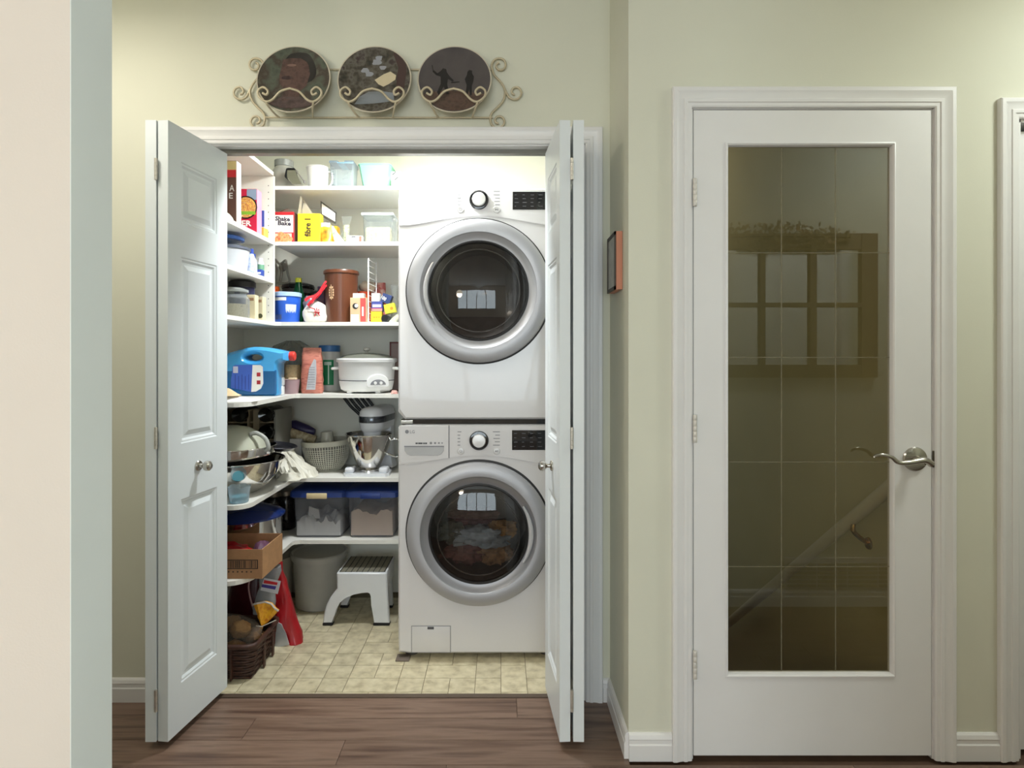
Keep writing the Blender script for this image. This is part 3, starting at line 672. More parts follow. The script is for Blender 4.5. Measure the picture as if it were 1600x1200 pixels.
# laundry in the washer drum
cxw, czw = mx(748), mz(832)
for k, (dx, dz, rx, rz, col, lb) in enumerate(((.01, -.055, .11, .045, (168,180,188), 'grey-blue shirt crumpled in the washer drum'), (-.07, -.12, .09, .05, (130,84,80), 'maroon garment at the left inside the washer drum'), (.06, -.13, .08, .05, (176,140,104), 'tan garment low in the washer drum'), (-.11, -.04, .07, .05, (96,102,92), 'dark green garment at the left of the washer drum'), (.10, -.03, .06, .035, (190,150,96), 'ochre towel at the right of the washer drum'), (-.03, .03, .11, .035, (110,76,80), 'dark plum garment on top of the laundry in the washer'))):
    single('garment', MB().blob((cxw+dx, YM+.12+.012*k, czw+dz), (rx, .06, rz), 28, .55, k+2), M('cloth_%d' % k, col, .9, var=.25, scale=30, bump=.4), lb, 'clothing', (cxw+dx, YM+.16, czw+dz-rz), 'laundry in the washer')
# ================================================================== things on the shelves
def lathe_obj(name, prof, c, mat, parent=None, n=32, sx=1, sy=1, label=None, cat=None, group=None):
    m = MB().lathe(prof, c, n, sx, sy, cap0=False, cap1=False)
    if parent is not None: return obj(name, m, mat, parent)
    return single(name, m, mat, label, cat, c, group)
WHITEP = M('white_plastic', (236,236,234), .35, var=.02)
CREAMP = M('cream_plastic', (214,210,194), .35, var=.02)
BLUEL = M('blue_lid', (34,58,124), .4, var=.06)
RED = M('red_print', (196,36,44), .45, var=.06)
YEL = M('yellow_card', (246,208,40), .55, var=.04)
KRAFT = M('kraft_card', (170,126,88), .8, var=.08, scale=40, bump=.05)
GREYC = M('grey_card', (168,160,144), .85, var=.05)
WCARD = M('white_card', (240,238,232), .6, var=.02)
CHROME = M('polished_steel', (214,212,208), .09, 1.0, var=.03)
BLACKP = M('black_plastic', (22,22,24), .4, var=.1)
CLR = CLEAR('clear_plastic', (238,242,242), .14, (196,202,204), .12, .45)
FILM = CLEAR('clear_film', (236,238,236), .10, (200,202,200), .1, .35)
FROST = CLEAR('frosted_plastic', (220,220,214), .62, (206,204,196), .3, .3)

def carton(name, label, x0, x1, y0, y1, z0, z1, mat, cat='box', rz=0.0, group=None, bev=.0015):
    t = thing(name, label, cat, ((x0+x1)/2, (y0+y1)/2, z0), group)
    obj('body', MB().box(x0, x1, y0, y1, z0, z1, bev, 1, T=rotz(rz, ((x0+x1)/2, (y0+y1)/2, 0)) if rz else None), mat, t, 25)
    return t

# ---------------------------------------------------------------- top shelf
z = SZ[1]; Y = 3.02
t = thing('storage_jar', 'tall clear jar with a grey lid on the topmost shelf', 'jar', (X(444, Y+.06), Y+.06, z))
c = (X(444, 3.10), 3.10, z)
lathe_obj('body', [(0, 0), (.056, 0), (.06, .01), (.06, .11), (.045, .135), (.042, .14)], c, FROST, t); lathe_obj('lid', [(.044, .138), (.047, .14), (.047, .17), (0, .172)], c, M('grey_lid', (150,152,150), .4, .2), t)
# folding can opener-like grater
t = thing('hand_grater', 'small chrome rotary hand grater lying on the topmost shelf', 'grater', (X(458, Y), Y, z))
q = lambda a, b: (X(a, Y), Z(b, Y))
obj('drum_box', MB().prism([q(450, 267), q(464, 267), q(470, 283), q(474, 290.5), q(459, 290.5), q(450, 279)], Y-.02, Y+.02, bev=.003), CHROME, t)
obj('hood', MB().prism([q(448, 280), q(447, 277), q(449.5, 265.5), q(452, 264.5), q(462, 264.5), q(464, 266.5), q(451, 267), q(450, 279)], Y-.022, Y+.022), BLACKP, t)
obj('crank', MB().tube([(q(464, 268)[0], Y-.02, q(464, 268)[1]), (q(477, 285)[0], Y-.02, q(477, 285)[1])], .003, 8).blob((q(477.5, 286)[0], Y-.02, q(477.5, 286)[1]), (.006, .006, .008), 10), M('crank_grey', (150,146,142), .4, .4), t)
c = (X(497, 3.05), 3.05, z)
t = thing('white_pitcher', 'white plastic pitcher between the grater and the measuring jug', 'pitcher', c)
lathe_obj('body', [(0, 0), (.045, 0), (.047, .004), (.054, .115), (.057, .118), (.055, .122), (.05, .118), (.044, .01), (0, .008)], c, WHITEP, t)
obj('handle', MB().tube(spline([(c[0]+.05, 3.05, z+.10), (c[0]+.075, 3.03, z+.09), (c[0]+.075, 3.03, z+.04), (c[0]+.047, 3.05, z+.025)], 6), .005, 8), WHITEP, t)
x0, x1 = X(514, Y), X(552, Y)
t = thing('measuring_jug', 'square clear measuring jug with grey and blue lid on the topmost shelf', 'jug', ((x0+x1)/2, Y+.05, z))
def taper(x0, x1, y0, y1, z0, z1, k, r=.012):
    rs = []
    for zz_, kk in ((z0, k), (z1, 0)):
        rs.append([(px, py, zz_) for px, py in rrect((x0+x1)/2, (y0+y1)/2, x0+kk, x1-kk, y0+kk, y1-kk, r, 32)])
    return rs
rs = taper(x0, x1, Y, Y+.11, z+.002, z+.138, .008); obj('body', MB().rings(rs, True, True, False), CLEAR('jug_plastic', (236,242,244), .28, (205,214,220), .08, .6), t)
m = MB()
for k in range(9): m.box(x0+.012, x0+.02+.008*(k % 2), Y-.0005+.004*(1-k/9), Y+.0005+.004*(1-k/9), z+.015+k*.013, z+.0165+k*.013)
obj('scale_marks', m, DGREY, t, 0); obj('lid', MB().box(x0-.001, x0+.045, Y, Y+.11, z+.138, z+.150, .003).box(x0+.075, x1+.001, Y, Y+.11, z+.132, z+.150, .003), M('jug_lid', (120,134,146), .4), t)
obj('rim', MB().box(x0+.04, x1, Y-.002, Y+.112, z+.135, z+.141, .002), M('jug_lid_blue', (140,180,205), .4), t)
rs = taper(X(559, Y), X(610, Y), Y, Y+.15, z+.002, z+.132, .022, .02)
t = thing('mint_tub', 'pale mint green plastic tub on the topmost shelf', 'tub', (X(584, Y), Y+.07, z))
obj('body', MB().rings([[(p[0]+(0 if i else .01)*0, p[1], p[2]) for p in r] for i, r in enumerate(rs)], True, True, False), M('mint_plastic', (140,206,174), .4, var=.02), t)
obj('rim', MB().tube([p for p in rs[1]], .004, 6, closed=True), M('mint_plastic', (196,230,214)), t)
t = thing('white_pouch', 'white foil pouch with black marks leaning beside the mint tub', 'pouch', (X(618, 3.06), 3.06, z))
xm = X(620, 3.06); obj('pouch', MB().bag([(xm-.01+.02*(1-k/6), 3.08, z+.002+.11*k/6, .035*(1 if 0 < k < 6 else .8), .03*(1-k/6)**.6+.002) for k in range(7)], 24, .004, 4), WCARD, t)
for k in range(2): obj('printed_mark', MB().box(-.012, .012, -.001, .001, -.003, .003, T=Matrix.Translation((xm-.012+.012*k, 3.046+.006*(1-k), z+.095-.028*k)) @ Matrix.Rotation(-.7, 4, 'Y')), DGREY, t, 0)
t = thing('pink_packet', 'pink packet at the left end of the topmost shelf', 'packet', (X(420, 3.08), 3.08, z))
obj('packet', MB().bag([(X(419, 3.08)+.01*k, 3.08, z+.001+.10*k/5, .045, .022*(1-k/6)) for k in range(6)], 24, .005, 3), M('pink_packet', (236,176,180), .45, var=.05), t)

# ---------------------------------------------------------------- second shelf (yellow cereal box)
z = SZ[2]; Y = 2.965
x0, x1 = X(428, Y), X(459.5, Y); zt = Z(331, Y)
t = carton('coating_mix_box', 'red and white coating mix box with a chicken picture, flap open', x0, x1, Y, Y+.055, z, zt, RED)
obj('side_panel', MB().box(x1, x1+.0006, Y+.001, Y+.054, z+.002, zt-.002), M('box_side_dark', (110,66,58), .6), t, 0)
patch(t, x0+.001, x1-.004, z+.05, zt-.016, Y, WCARD)
patch(t, x0+.001, x1-.012, z+.002, z+.045, Y-.0004, M('cream_print', (236,220,196), .6))
for k, (dx, dz, r) in enumerate(((.025, .018, .02), (.06, .03, .018), (.05, .012, .02), (.078, .018, .015), (.018, .008, .014), (.035, .040, .016))):
    obj('chicken_print', MB().lathe([(0, 0), (r, 0), (0, .0006)], n=16, sy=.8, T=Matrix.Translation((x0+dx, Y-.0012-.0002*k, z+dz)) @ Matrix.Rotation(PI/2, 4, 'X'), cap0=False, cap1=False), MOTTLE('fried_chicken_%d' % (k % 2), [(206,120,66),(232,166,110),(190,92,58)], 60, .6), t, 0)
lettering(t, 'Shake', M('ink_dark', (48,40,60), .6), (x0+.043, Y-.0012, zt-.034), .072, .022, bold=.035, rot=(PI/2, .06, 0)); lettering(t, 'Bake', M('ink_dark', (48,40,60)), (x0+.052, Y-.0012, zt-.056), .064, .022, bold=.035, rot=(PI/2, .06, 0))
obj('flap', MB().add([(x0, Y+.05, zt), (x1, Y+.05, zt), (x0+.055, Y+.03, zt+.024), (x0+.02, Y+.03, zt+.010)], [(0, 1, 2, 3)]).add([(x1, Y, zt), (x1, Y+.054, zt), (x1-.02, Y+.05, zt+.014), (x1-.03, Y+.01, zt+.012)], [(0, 1, 2, 3)]), GREYC, t, 0)
x0, x1 = X(465, Y), X(500.5, Y); zt = Z(333.5, Y)
t = carton('cereal_bar_box', 'bright yellow opened box with black sideways lettering', x0, x1, Y, Y+.05, z, zt, YEL)
lettering(t, 'fibre 1', M('ink_black', (36,34,30), .6), ((x0+x1)/2-.006, Y-.001, (z+zt)/2+.002), .088, .030, rot=(PI/2, -PI/2, 0), bold=.03)
patch(t, (x0+x1)/2+.013, (x0+x1)/2+.0145, z+.03, zt-.04, Y, M('ink_soft', (196,164,40), .6))
obj('flap', MB().add([(x0, Y+.002, zt), (x0, Y+.048, zt), (x0+.012, Y+.04, zt+.085), (x0+.012, Y+.006, zt+.088)], [(0, 1, 2, 3)]).add([(x0, Y+.05, zt), (x1-.03, Y+.05, zt), (x0+.058, Y+.055, zt+.012), (x0+.012, Y+.055, zt+.082)], [(0, 1, 2, 3)]), GREYC, t, 0)
Y2 = 3.05; x0, x1 = X(500, Y2), X(527, Y2)
t = carton('golden_snack_box', 'golden box behind the yellow one, its white lined flap tilted open', x0, x1, Y2, Y2+.05, z, z+.10, M('gold_card', (214,160,40), .55, var=.06))
q = lambda a, b: (X(a, Y2), Z(b, Y2))
fl_ = [q(501, 314), q(526, 332), q(525, 351), q(502, 338)]
obj('flap', MB().prism(fl_, Y2-.003, Y2-.001), M('flap_dark', (70,66,60), .7), t, 0); obj('flap_panel', MB().prism([q(503, 318), q(524, 333.5), q(524, 346.5), q(503.5, 334.5)], Y2-.0042, Y2-.0028), WCARD, t, 0)
t = thing('nut_bag', 'small brown and gold snack bag with white zip top', 'bag', (X(510, 2.97), 2.975, z))
obj('bag', MB().bag([(X(509, 2.97), 2.98, z+.001+.088*k/8, .030*(1-.1*(k/8)**2), .018*(1-(k/8)**1.5)+.002) for k in range(9)], 28, .004, 5), MOTTLE('gold_bag', [(120,84,20),(196,146,36),(228,190,80)], 26, .35), t); 
obj('zip_top', MB().box(X(501.5, 2.97), X(515, 2.97), 2.975, 2.979, z+.078, z+.1), M('lavender_zip', (214,210,226), .5), t, 0)
t = thing('green_snack_bag', 'crumpled green and orange snack bag leaning right of the gold bag', 'bag', (X(523, 2.975), 2.975, z))
obj('bag', MB().bag([(X(517+13*(1-k/8), 2.975), 2.985, z+.001+.085*k/8, .026*(1-.55*k/8), .014*(1-k/9)+.002) for k in range(9)], 28, .005, 9), MOTTLE('green_orange_bag', [(90,130,84),(206,210,196),(214,150,60)], 30, .35), t)
t = thing('herb_bag', 'clear bag of dried green herbs standing on the second shelf', 'bag', (X(540, 3.0), 3.0, z))
obj('herbs', MB().bag([(X(539, 3.0)+.008*k/8, 3.0, z+.002+.09*k/8, .015, .01) for k in range(9)], 20, .004, 8), MOTTLE('dried_herbs', [(86,96,66),(196,196,164),(130,140,96)], 90, .8), t)
obj('film', MB().bag([(X(539, 3.0)+.010*k/8, 3.0, z+.001+.135*k/8, .020+.004*math.sin(k), .014*(1-k/9)+.001) for k in range(9)], 20, .004, 2), FILM, t)
Y = 2.985
t = carton('low_white_box', 'low white box with small pictures in front of the clear container', X(541, Y), X(566, Y), Y, Y+.06, z, Z(368, Y), WCARD)
patch(t, X(561, Y), X(565, Y), z+.002, Z(369, Y), Y, M('red_brown_ink', (170,90,76), .6)); patch(t, X(549, Y), X(556, Y), Z(371, Y), Z(369, Y), Y, DGREY)
x0, x1 = X(566, Y), X(613, Y); zt = Z(337, Y)
t = thing('pasta_container', 'clear square container with a white lid and pale pasta inside', 'container', ((x0+x1)/2, Y+.06, z))
rs = taper(x0, x1, Y, Y+.13, z+.001, zt, .006); obj('body', MB().rings(rs, True, True, False), CLR, t)
obj('lid', MB().box(x0-.006, x1+.006, Y-.006, Y+.136, zt, zt+.016, .006), CLEAR('lid_white', (240,244,244), .6, (206,214,216), .3, .2), t)
obj('contents', MB().box(x0+.012, x1-.012, Y+.012, Y+.118, z+.004, z+.085, .01), MOTTLE('pasta', [(206,190,120),(226,212,160),(200,176,140)], 60, .7, bump=.5), t)
t = thing('clear_bag', 'empty clear bag pressed against the dryer on the second shelf', 'bag', (X(617, 3.02), 3.02, z))
obj('film', MB().bag([(X(617, 3.02), 3.02, z+.001+.13*k/8, .014+.004*math.sin(k*2), .02) for k in range(9)], 24, .006, 12), FILM, t)

# ---------------------------------------------------------------- third shelf (brown canister)
z = SZ[3]
def disc(parent, x, y, zc, r, mat, name='printed_disc', sz=1.0): return obj(name, MB().lathe([(r, 0), (r, .0006), (0, .0006)], n=24, sy=sz, T=Matrix.Translation((x, y, zc)) @ Matrix.Rotation(PI/2, 4, 'X'), cap0=False, cap1=False), mat, parent, 0)
Y = 3.02; c = (X(448.5, Y), Y, z); k = .0655
t = thing('blue_tub', 'blue plastic tub with white labels and barcode on the third shelf', 'tub', c)
lathe_obj('body', [(0, 0), (k*.86, 0), (k*.9, .004), (k, .128), (k*1.03, .13)], c, M('tub_blue', (40,96,205), .4, var=.04), t, 48); lathe_obj('rim', [(k, .128), (k*1.07, .128), (k*1.07, .146), (k*.98, .149), (0, .146)], c, M('pale_blue_lid', (176,204,238), .4), t, 48)
def curved(parent, c, r0, r1, a0, a1, z0, z1, h, mat, name='label'):
    """a label wrapped round a (slightly conical) vessel"""
    rs = []
    for zz_ in (z0, z1):
        r = (r0+(r1-r0)*zz_/h)+.0006
        rs.append([(c[0]+r*math.sin(math.radians(a0+(a1-a0)*i/10)), c[1]-r*math.cos(math.radians(a0+(a1-a0)*i/10)), c[2]+zz_) for i in range(11)])
    return obj(name, MB().rings(rs, False, False, False), mat, parent)
curved(t, c, k*.88, k, 13, 62, .008, .088, .128, M('label_pale', (206,214,224), .6), 'label'); curved(t, c, k*.88, k, -49, 2, .010, .042, .128, WCARD, 'label')
curved(t, c, k*.88, k, -49, 16, .106, .122, .128, WCARD, 'label')
for i in range(7): curved(t, c, k*.886, k*1.006, -44+i*6, -44+i*6+2+(i % 3), .014, .038, .128, M('barcode_ink', (88,96,110), .6), 'barcode_bar')
t = thing('food_mill_stand', 'bent grey metal wire kitchen stand behind the blue tub', 'kitchen tool', (X(440, 3.285), 3.285, z))
q = lambda a, b, y=3.285: (X(a, y), y, Z(b, y))
m = MB(); m.tube(spline([q(447, 407), q(449, 425), q(452, 440), q(440, 443), q(430, 442)], 6), .006, 8); m.tube(spline([q(430, 443), q(432, 420), q(429, 405), q(437, 412), q(445, 407), q(447, 407)], 6), .006, 8); m.tube(spline([q(438, 440), q(440, 425), q(437, 412)], 5), .007, 8); m.tube([q(452, 440), (X(452, 3.285), 3.285, z)], .006, 8); m.tube([q(430, 442), (X(430, 3.285), 3.285, z)], .006, 8)
obj('wire_frame', m, M('cast_metal', (150,148,140), .35, .7, var=.1), t); obj('disc', MB().blob(q(442, 417, 3.295), (.022, .006, .026), 16), M('cast_metal', ()), t)
t = thing('black_pot', 'large black stock pot with a flat lid behind the green bottle', 'pot', (X(466, 3.23), 3.23, z)); c = (X(466, 3.23), 3.23, z)
lathe_obj('body', [(0, 0), (.072, 0), (.076, .01), (.078, .19)], c, M('black_enamel', (20,20,22), .25, var=.1), t); lathe_obj('lid', [(.083, .19), (.085, .2), (.08, .212), (.05, .222), (0, .226)], c, M('black_enamel', ()), t); lathe_obj('band', [(.079, .165), (.081, .166), (.081, .186), (.079, .188)], c, M('grey_band', (90,88,88), .3, .5), t)
obj('pot_handle', MB().tube(spline([(c[0]+.075, 3.22, z+.15), (c[0]+.105, 3.21, z+.155), (c[0]+.105, 3.21, z+.175), (c[0]+.075, 3.22, z+.17)], 6), .006, 8), M('grey_band', ()), t)
c = (X(430, 3.17), 3.13, z); t = thing('orange_lid_jar', 'jar with an orange screw lid at the left end of the third shelf', 'jar', c)
lathe_obj('body', [(0, 0), (.028, 0), (.03, .005), (.03, .15)], c, CLR, t); lathe_obj('lid', [(.034, .148), (.036, .15), (.037, .165), (.033, .17), (.036, .178), (.034, .192), (0, .195)], c, M('orange_lid', (232,96,34), .4), t)
c = (X(466.5, 3.115), 3.115, z); t = thing('green_bottle', 'green plastic bottle with a yellow screw cap', 'bottle', c)
lathe_obj('body', [(0, 0), (.028, 0), (.030, .01), (.030, .13), (.028, .155), (.018, .195), (.015, .215)], c, CLEAR('green_plastic', (30,90,60), .45, (24,84,52), .1, .4), t); lathe_obj('cap', [(.0165, .212), (.017, .214), (.017, .232), (.015, .235), (0, .235)], c, M('yellow_cap', (206,206,60), .4), t)
c = (X(483, 3.1), 3.10, z); t = thing('foil_bundle', 'bundle of crumpled silvery film behind the white bag', 'bundle', c)
obj('film', MB().bag([(c[0], 3.1, z+.001+.14*k_/8, .030*(.7+.3*math.sin(2+k_)), .022) for k_ in range(9)], 28, .012, 6, freq=40), M('silver_film', (176,172,186), .25, .4, var=.3, scale=60), t)
t = thing('purple_sack', 'dark purple folded sack behind the red-tied bag', 'sack', (X(503, 3.12), 3.12, z))
obj('sack', MB().bag([(X(500, 3.12)+.01*k_/8, 3.12, z+.001+.19*k_/8, .032*(1-.4*k_/8), .022*(1-.5*k_/8)) for k_ in range(9)], 28, .006, 7), MOTTLE('purple_sack', [(58,34,52),(96,58,70),(52,40,92)], 25, .5), t)
Yb = 2.985; bx0 = X(489, Yb)
t = thing('flour_bag', 'white paper bag with red printing and twisted red ribbon tie', 'bag', (bx0, Yb, z))
obj('sack', MB().bag([(bx0+.004*math.sin(k_), Yb+.035, z+.001+.108*k_/10, [.042, .054, .058, .060, .060, .059, .057, .052, .044, .030, .012][k_], [.03, .04, .042, .042, .04, .038, .036, .03, .024, .016, .008][k_]) for k_ in range(11)], 36, .005, 3), M('white_paper_bag', (234,230,220), .6, var=.05, bump=.2), t)
rb = MB()
for k_, (a, b) in enumerate((((482, 478), (512, 446)), ((478, 470), (508, 452)), ((488, 474), (511, 440)))):
    p0 = Vector((X(a[0], Yb), Yb-.01-.004*k_, Z(a[1], Yb))); p1 = Vector((X(b[0], Yb+.03), Yb+.02, Z(b[1], Yb+.03))); d = (p1-p0).normalized(); u = d.cross(Vector((0, 1, 0)))*.007
    rb.rings([[tuple(p0+(p1-p0)*s__+u*sg*(1-.3*s__)+Vector((0, oy, .004*math.sin(s__*9)))) for sg, oy in ((1, 0), (-1, 0), (-1, .002), (1, .002))] for s__ in [i/8 for i in range(9)]])
obj('ribbon_tie', rb, M('red_ribbon', (206,30,44), .35, var=.1), t)
m = MB()
for k_, (dx, dz, l, a) in enumerate(((-.004, .075, .03, .3), (.012, .062, .026, 1.2), (.020, .064, .024, 1.4), (.029, .060, .024, 1.5), (.020, .054, .03, .1), (.028, .046, .022, .9), (.012, .044, .018, 1.9))): m.box(-l/2, l/2, -.0012, .0012, -.0022, .0022, T=Matrix.Translation((bx0+dx+.004, Yb-.0145, z+dz-.006)) @ Matrix.Rotation(a, 4, 'Y'))
obj('printed_script', m, RED, t, 0)
# brown canister
c = (X(533.5, 3.06), 3.06, z); k = .0815; t = thing('brown_canister', 'tall brown plastic canister with a cream leaf emblem', 'canister', c)
n_ = 96; prof = [(0, 0), (.90, 0), (.915, .01), (.95, .11), (1.0, .245)]
rs = []
for fr, zz_ in prof[1:]:
    rs.append([(c[0]+k*fr*(1+.006*(.5+.5*math.cos(j*2*PI/n_*24)))*math.cos(2*PI*j/n_), c[1]+k*fr*(1+.006*(.5+.5*math.cos(j*2*PI/n_*24)))*math.sin(2*PI*j/n_), z+zz_) for j in range(n_)])
BRN = M('brown_plastic', (94,53,33), .3, var=.04)
obj('body', MB().rings(rs, True, True, True), BRN, t, 60); lathe_obj('lid', [(k*1.0, .243), (k*1.07, .245), (k*1.08, .256), (k*1.04, .262), (k*.5, .266), (0, .266)], c, BRN, t, 48)
EMB = M('cream_print2', (226,190,150), .5)
for i in range(5):
    for sg in (-1, 1):
        a0 = -23+sg*(5 if i in (0, 4) else 8); curved(t, c, k*.905, k*1.0+.0008, a0-3, a0+3, .118+i*.0125, .127+i*.0125, .245, EMB, 'emblem_leaf')
curved(t, c, k*.905, k*1.0+.0008, -24.4, -21.6, .112, .186, .245, EMB, 'emblem_stem')
t = thing('orange_tub', 'orange tub with a pale bag on top behind the tan carton', 'tub', (X(567, 3.16), 3.16, z)); c = (X(568, 3.16), 3.16, z)
lathe_obj('body', [(0, 0), (.032, 0), (.036, .15), (0, .15)], c, M('orange_plastic', (236,104,40), .4), t); lathe_obj('lid', [(.038, .15), (.038, .168), (0, .17)], c, M('orange_dark', (206,70,26), .4), t)
obj('bag', MB().blob((c[0]+.018, 3.17, z+.195), (.045, .025, .03), 18, .25, 4), M('pale_bag', (206,190,170), .5, var=.1), t)
t = thing('chip_bag', 'red and cream bag behind the wire rack', 'bag', (X(590, 3.2), 3.2, z)); obj('bag', MB().bag([(X(589, 3.2), 3.2, z+.001+.22*k_/8, .055*(1-.2*k_/8), .03*(1-.7*k_/8)) for k_ in range(9)], 28, .006, 8), MOTTLE('chip_bag', [(206,190,170),(170,60,60),(216,200,184)], 16, .4), t)
Y = 2.96
x0, x1 = X(547, Y), X(573, Y); zt = Z(465, Y)
t = carton('tan_carton', 'tan and red carton with a round black emblem beside the brown canister', x0, x1, Y, Y+.05, z, zt, M('tan_card', (216,178,140), .6, var=.05))
patch(t, x0+.05, x1-.004, z+.002, zt-.002, Y, M('coral_print', (226,76,72), .5)); patch(t, x0+.004, x0+.042, z+.002, z+.038, Y, WCARD)
disc(t, x0+.026, Y-.0004, z+.078, .0145, M('ink_black', ())); disc(t, x0+.031, Y-.0012, z+.080, .009, WCARD)
patch(t, x0+.058, x0+.066, z+.03, z+.075, Y-.0005, WCARD)
x0, x1 = X(551, 3.03), X(569, 3.03)
t = carton('white_carton', 'plain white carton rising behind the tan carton', x0, x1, 3.02, 3.06, z, Z(458, 3.02), WCARD)
patch(t, x0+.006, x1-.006, Z(462, 3.02)-.002, Z(461, 3.02), 3.02, M('pale_ink', (190,200,206), .6))
t = thing('wire_rack', 'white coated wire rack standing on end among the small boxes', 'rack', (X(578, 3.0), 3.0, z))
m = MB(); xa, xb = X(575.5, 2.965), X(586, 3.06)
m.tube([(xa, 2.965, z+.003), (xa, 2.965, Z(403, 2.965))], .0034, 8); m.tube([(xb, 3.09, z+.003), (xb, 3.09, Z(410, 3.09))], .0026, 8)
for k_ in range(11): zz_ = z+.012+k_*.029; m.tube([(xa, 2.965, zz_+.004), (xb, 3.09, zz_)], .0018, 6)
m.tube([(xa, 2.965, z+.003), (xb, 3.09, z+.003)], .003, 8); obj('wires', m, WHITEP, t)
def small(name, label, a, b, t0, t1, mat, ang=0, Y=2.975, d=.04):
    x0, x1, z0, z1 = X(a, Y), X(b, Y), Z(t1, Y), Z(t0, Y); cc = ((x0+x1)/2, Y+d/2, (z0+z1)/2)
    t = thing(name, label, 'box', (cc[0], cc[1], z0)); obj('body', MB().box(x0, x1, Y, Y+d, z0, z1, .001, 1, T=roty(ang, cc)), mat, t, 25)
    return t, (x0, x1, z0, z1, Y, cc)
zy = Z(486.5, 2.975)
t, g = small('tea_box', 'yellow packet at the bottom of the small stack by the wire rack', 579.5, 596.5, 486.5, 503, YEL)
for k_ in range(3): patch(t, g[0]+.012+.012*k_, g[0]+.02+.012*k_, g[2]+.02, g[2]+.026, Y+.015, M('orange_ink', (206,130,30), .5))
t, g = small('blue_pink_box', 'blue and pink striped packet in the middle of the small stack', 580.5, 597.5, 471, 486.4, M('indigo_card', (60,70,140), .5))
patch(t, g[0]+.001, g[1]-.001, g[2]+.001, g[2]+.012, 2.975, M('peach_ink', (236,150,130), .5)); patch(t, g[0]+.004, g[1]-.006, g[2]+.020, g[2]+.034, 2.975, M('lilac_ink', (196,190,226), .5)); patch(t, g[0]+.001, g[1]-.001, g[2]+.012, g[2]+.016, 2.975, M('magenta_ink', (170,60,120), .5))
t, g = small('small_white_box', 'small white packet on top of the stack by the wire rack', 580.5, 593, 458, 470.9, WCARD); patch(t, g[0]+.016, g[0]+.026, g[3]-.016, g[3]-.012, 2.975, M('pale_ink', ()))
t, g = small('navy_box', 'navy box with a white number tilted above the lime box', 596, 611, 459.5, 473.5, M('navy_card', (38,56,104), .5), .35, 2.985)
lettering(t, '100', WCARD, (g[5][0]-.012, 2.984-.001, g[5][2]+.002), .026, .018, rot=(PI/2, PI/2-1.0, 0), bold=.02)
t, g = small('lime_box', 'lime yellow packet tilted below the navy box', 600.5, 617, 474.5, 489, M('lime_card', (222,226,60), .5), -.22, 2.975); disc(t, g[5][0]+.01, 2.9745, g[5][2], .008, M('orange_ink', ()))
t = thing('black_canister', 'small black cylinder lying at the right end of the third shelf', 'canister', (X(601, 2.97), 2.975, z)); rr_ = .0185
obj('body', MB().lathe([(0, 0), (rr_, 0), (rr_, .07), (0, .07)], n=24, T=Matrix.Translation((X(601, 2.955), 3.03, z+rr_)) @ Matrix.Rotation(PI/2, 4, 'X'), cap0=False, cap1=False), BLACKP, t); obj('mouth', MB().lathe([(rr_*.8, .0), (rr_*.8, .001), (0, .001)], n=24, T=Matrix.Translation((X(601, 2.955), 2.960, z+rr_)) @ Matrix.Rotation(PI/2, 4, 'X'), cap0=False, cap1=False), M('deep_black', (6,6,6), .8), t)
t = thing('folded_leaflet', 'crumpled pale leaflet beside the lying black cylinder', 'paper', (X(614, 2.98), 2.98, z)); obj('sheet', MB().bag([(X(612, 2.98)+.006*k_, 2.99, z+.001+.04*k_/5, .022*(1-.1*k_), .012*(1-k_/7)) for k_ in range(6)], 20, .006, 5), MOTTLE('leaflet', [(214,210,196),(180,184,160),(236,232,224)], 50, .6), t)
t = thing('sandwich_bag', 'clear sandwich bag above the lime packet against the dryer side', 'bag', (X(616, 3.05), 3.05, z)); obj('film', MB().bag([(X(616, 3.05), 3.06, z+.001+.19*k_/8, .018+.003*math.sin(k_*2), .03) for k_ in range(9)], 24, .006, 15), FILM, t)

# ---------------------------------------------------------------- left short shelves
zl = LS[1]
t = carton('brown_cake_mix_box', 'tall dark brown box with a red band on the left side', -1.30, -1.105, 2.545, 2.59, zl, zl+.265, M('brown_card', (96,60,48), .5, var=.15, scale=12))
patch(t, -1.298, -1.107, zl+.225, zl+.263, 2.545, M('tan_top', (206,184,128), .5)); patch(t, -1.298, -1.107, zl+.195, zl+.226, 2.5446, RED)
obj('side_panel', MB().box(-1.105, -1.1044, 2.546, 2.589, zl+.002, zl+.263), WCARD, t, 0); lettering(t, 'E', WCARD, (-1.128, 2.544, zl+.118), .016, .024, bold=.01); lettering(t, 'A', WCARD, (-1.124, 2.544, zl+.15), .02, .026)
t = thing('green_film_bag', 'pale green bag lying in front of the brown box', 'bag', (-1.14, 2.50, zl)); obj('bag', MB().bag([(-1.16, 2.50, zl+.001+.045*k_/6, .058*(1-(k_/6.5)**2)**.5, .035*(1-(k_/6.5)**2)**.5) for k_ in range(7)], 28, .006, 4), MOTTLE('green_film', [(170,196,164),(214,222,206),(150,180,150)], 30, .3), t)
x1 = -1.100; x0 = x1-.17; y_ = 2.745; zt = Z(295, y_)
t = carton('red_noodle_box', 'crimson box with a bowl of noodles and white capital letters', x0, x1, y_, y_+.055, zl, zt, M('crimson_card', (206,34,70), .45, var=.05))
xc = x1-.05; disc(t, xc, y_-.0002, zl+.118, .052, BLACKP, 'bowl_print'); disc(t, xc, y_-.0008, zl+.118, .046, MOTTLE('noodles', [(226,150,50),(250,206,110),(206,110,50),(250,226,160)], 120, .6), 'noodle_print')
patch(t, xc-.022, x1-.006, zl+.085, zl+.10, y_-.0012, M('lime_print', (140,190,60), .5)); patch(t, x1-.045, x1-.001, zt-.05, zt-.002, y_, M('steel_blue_print', (150,166,190), .5))
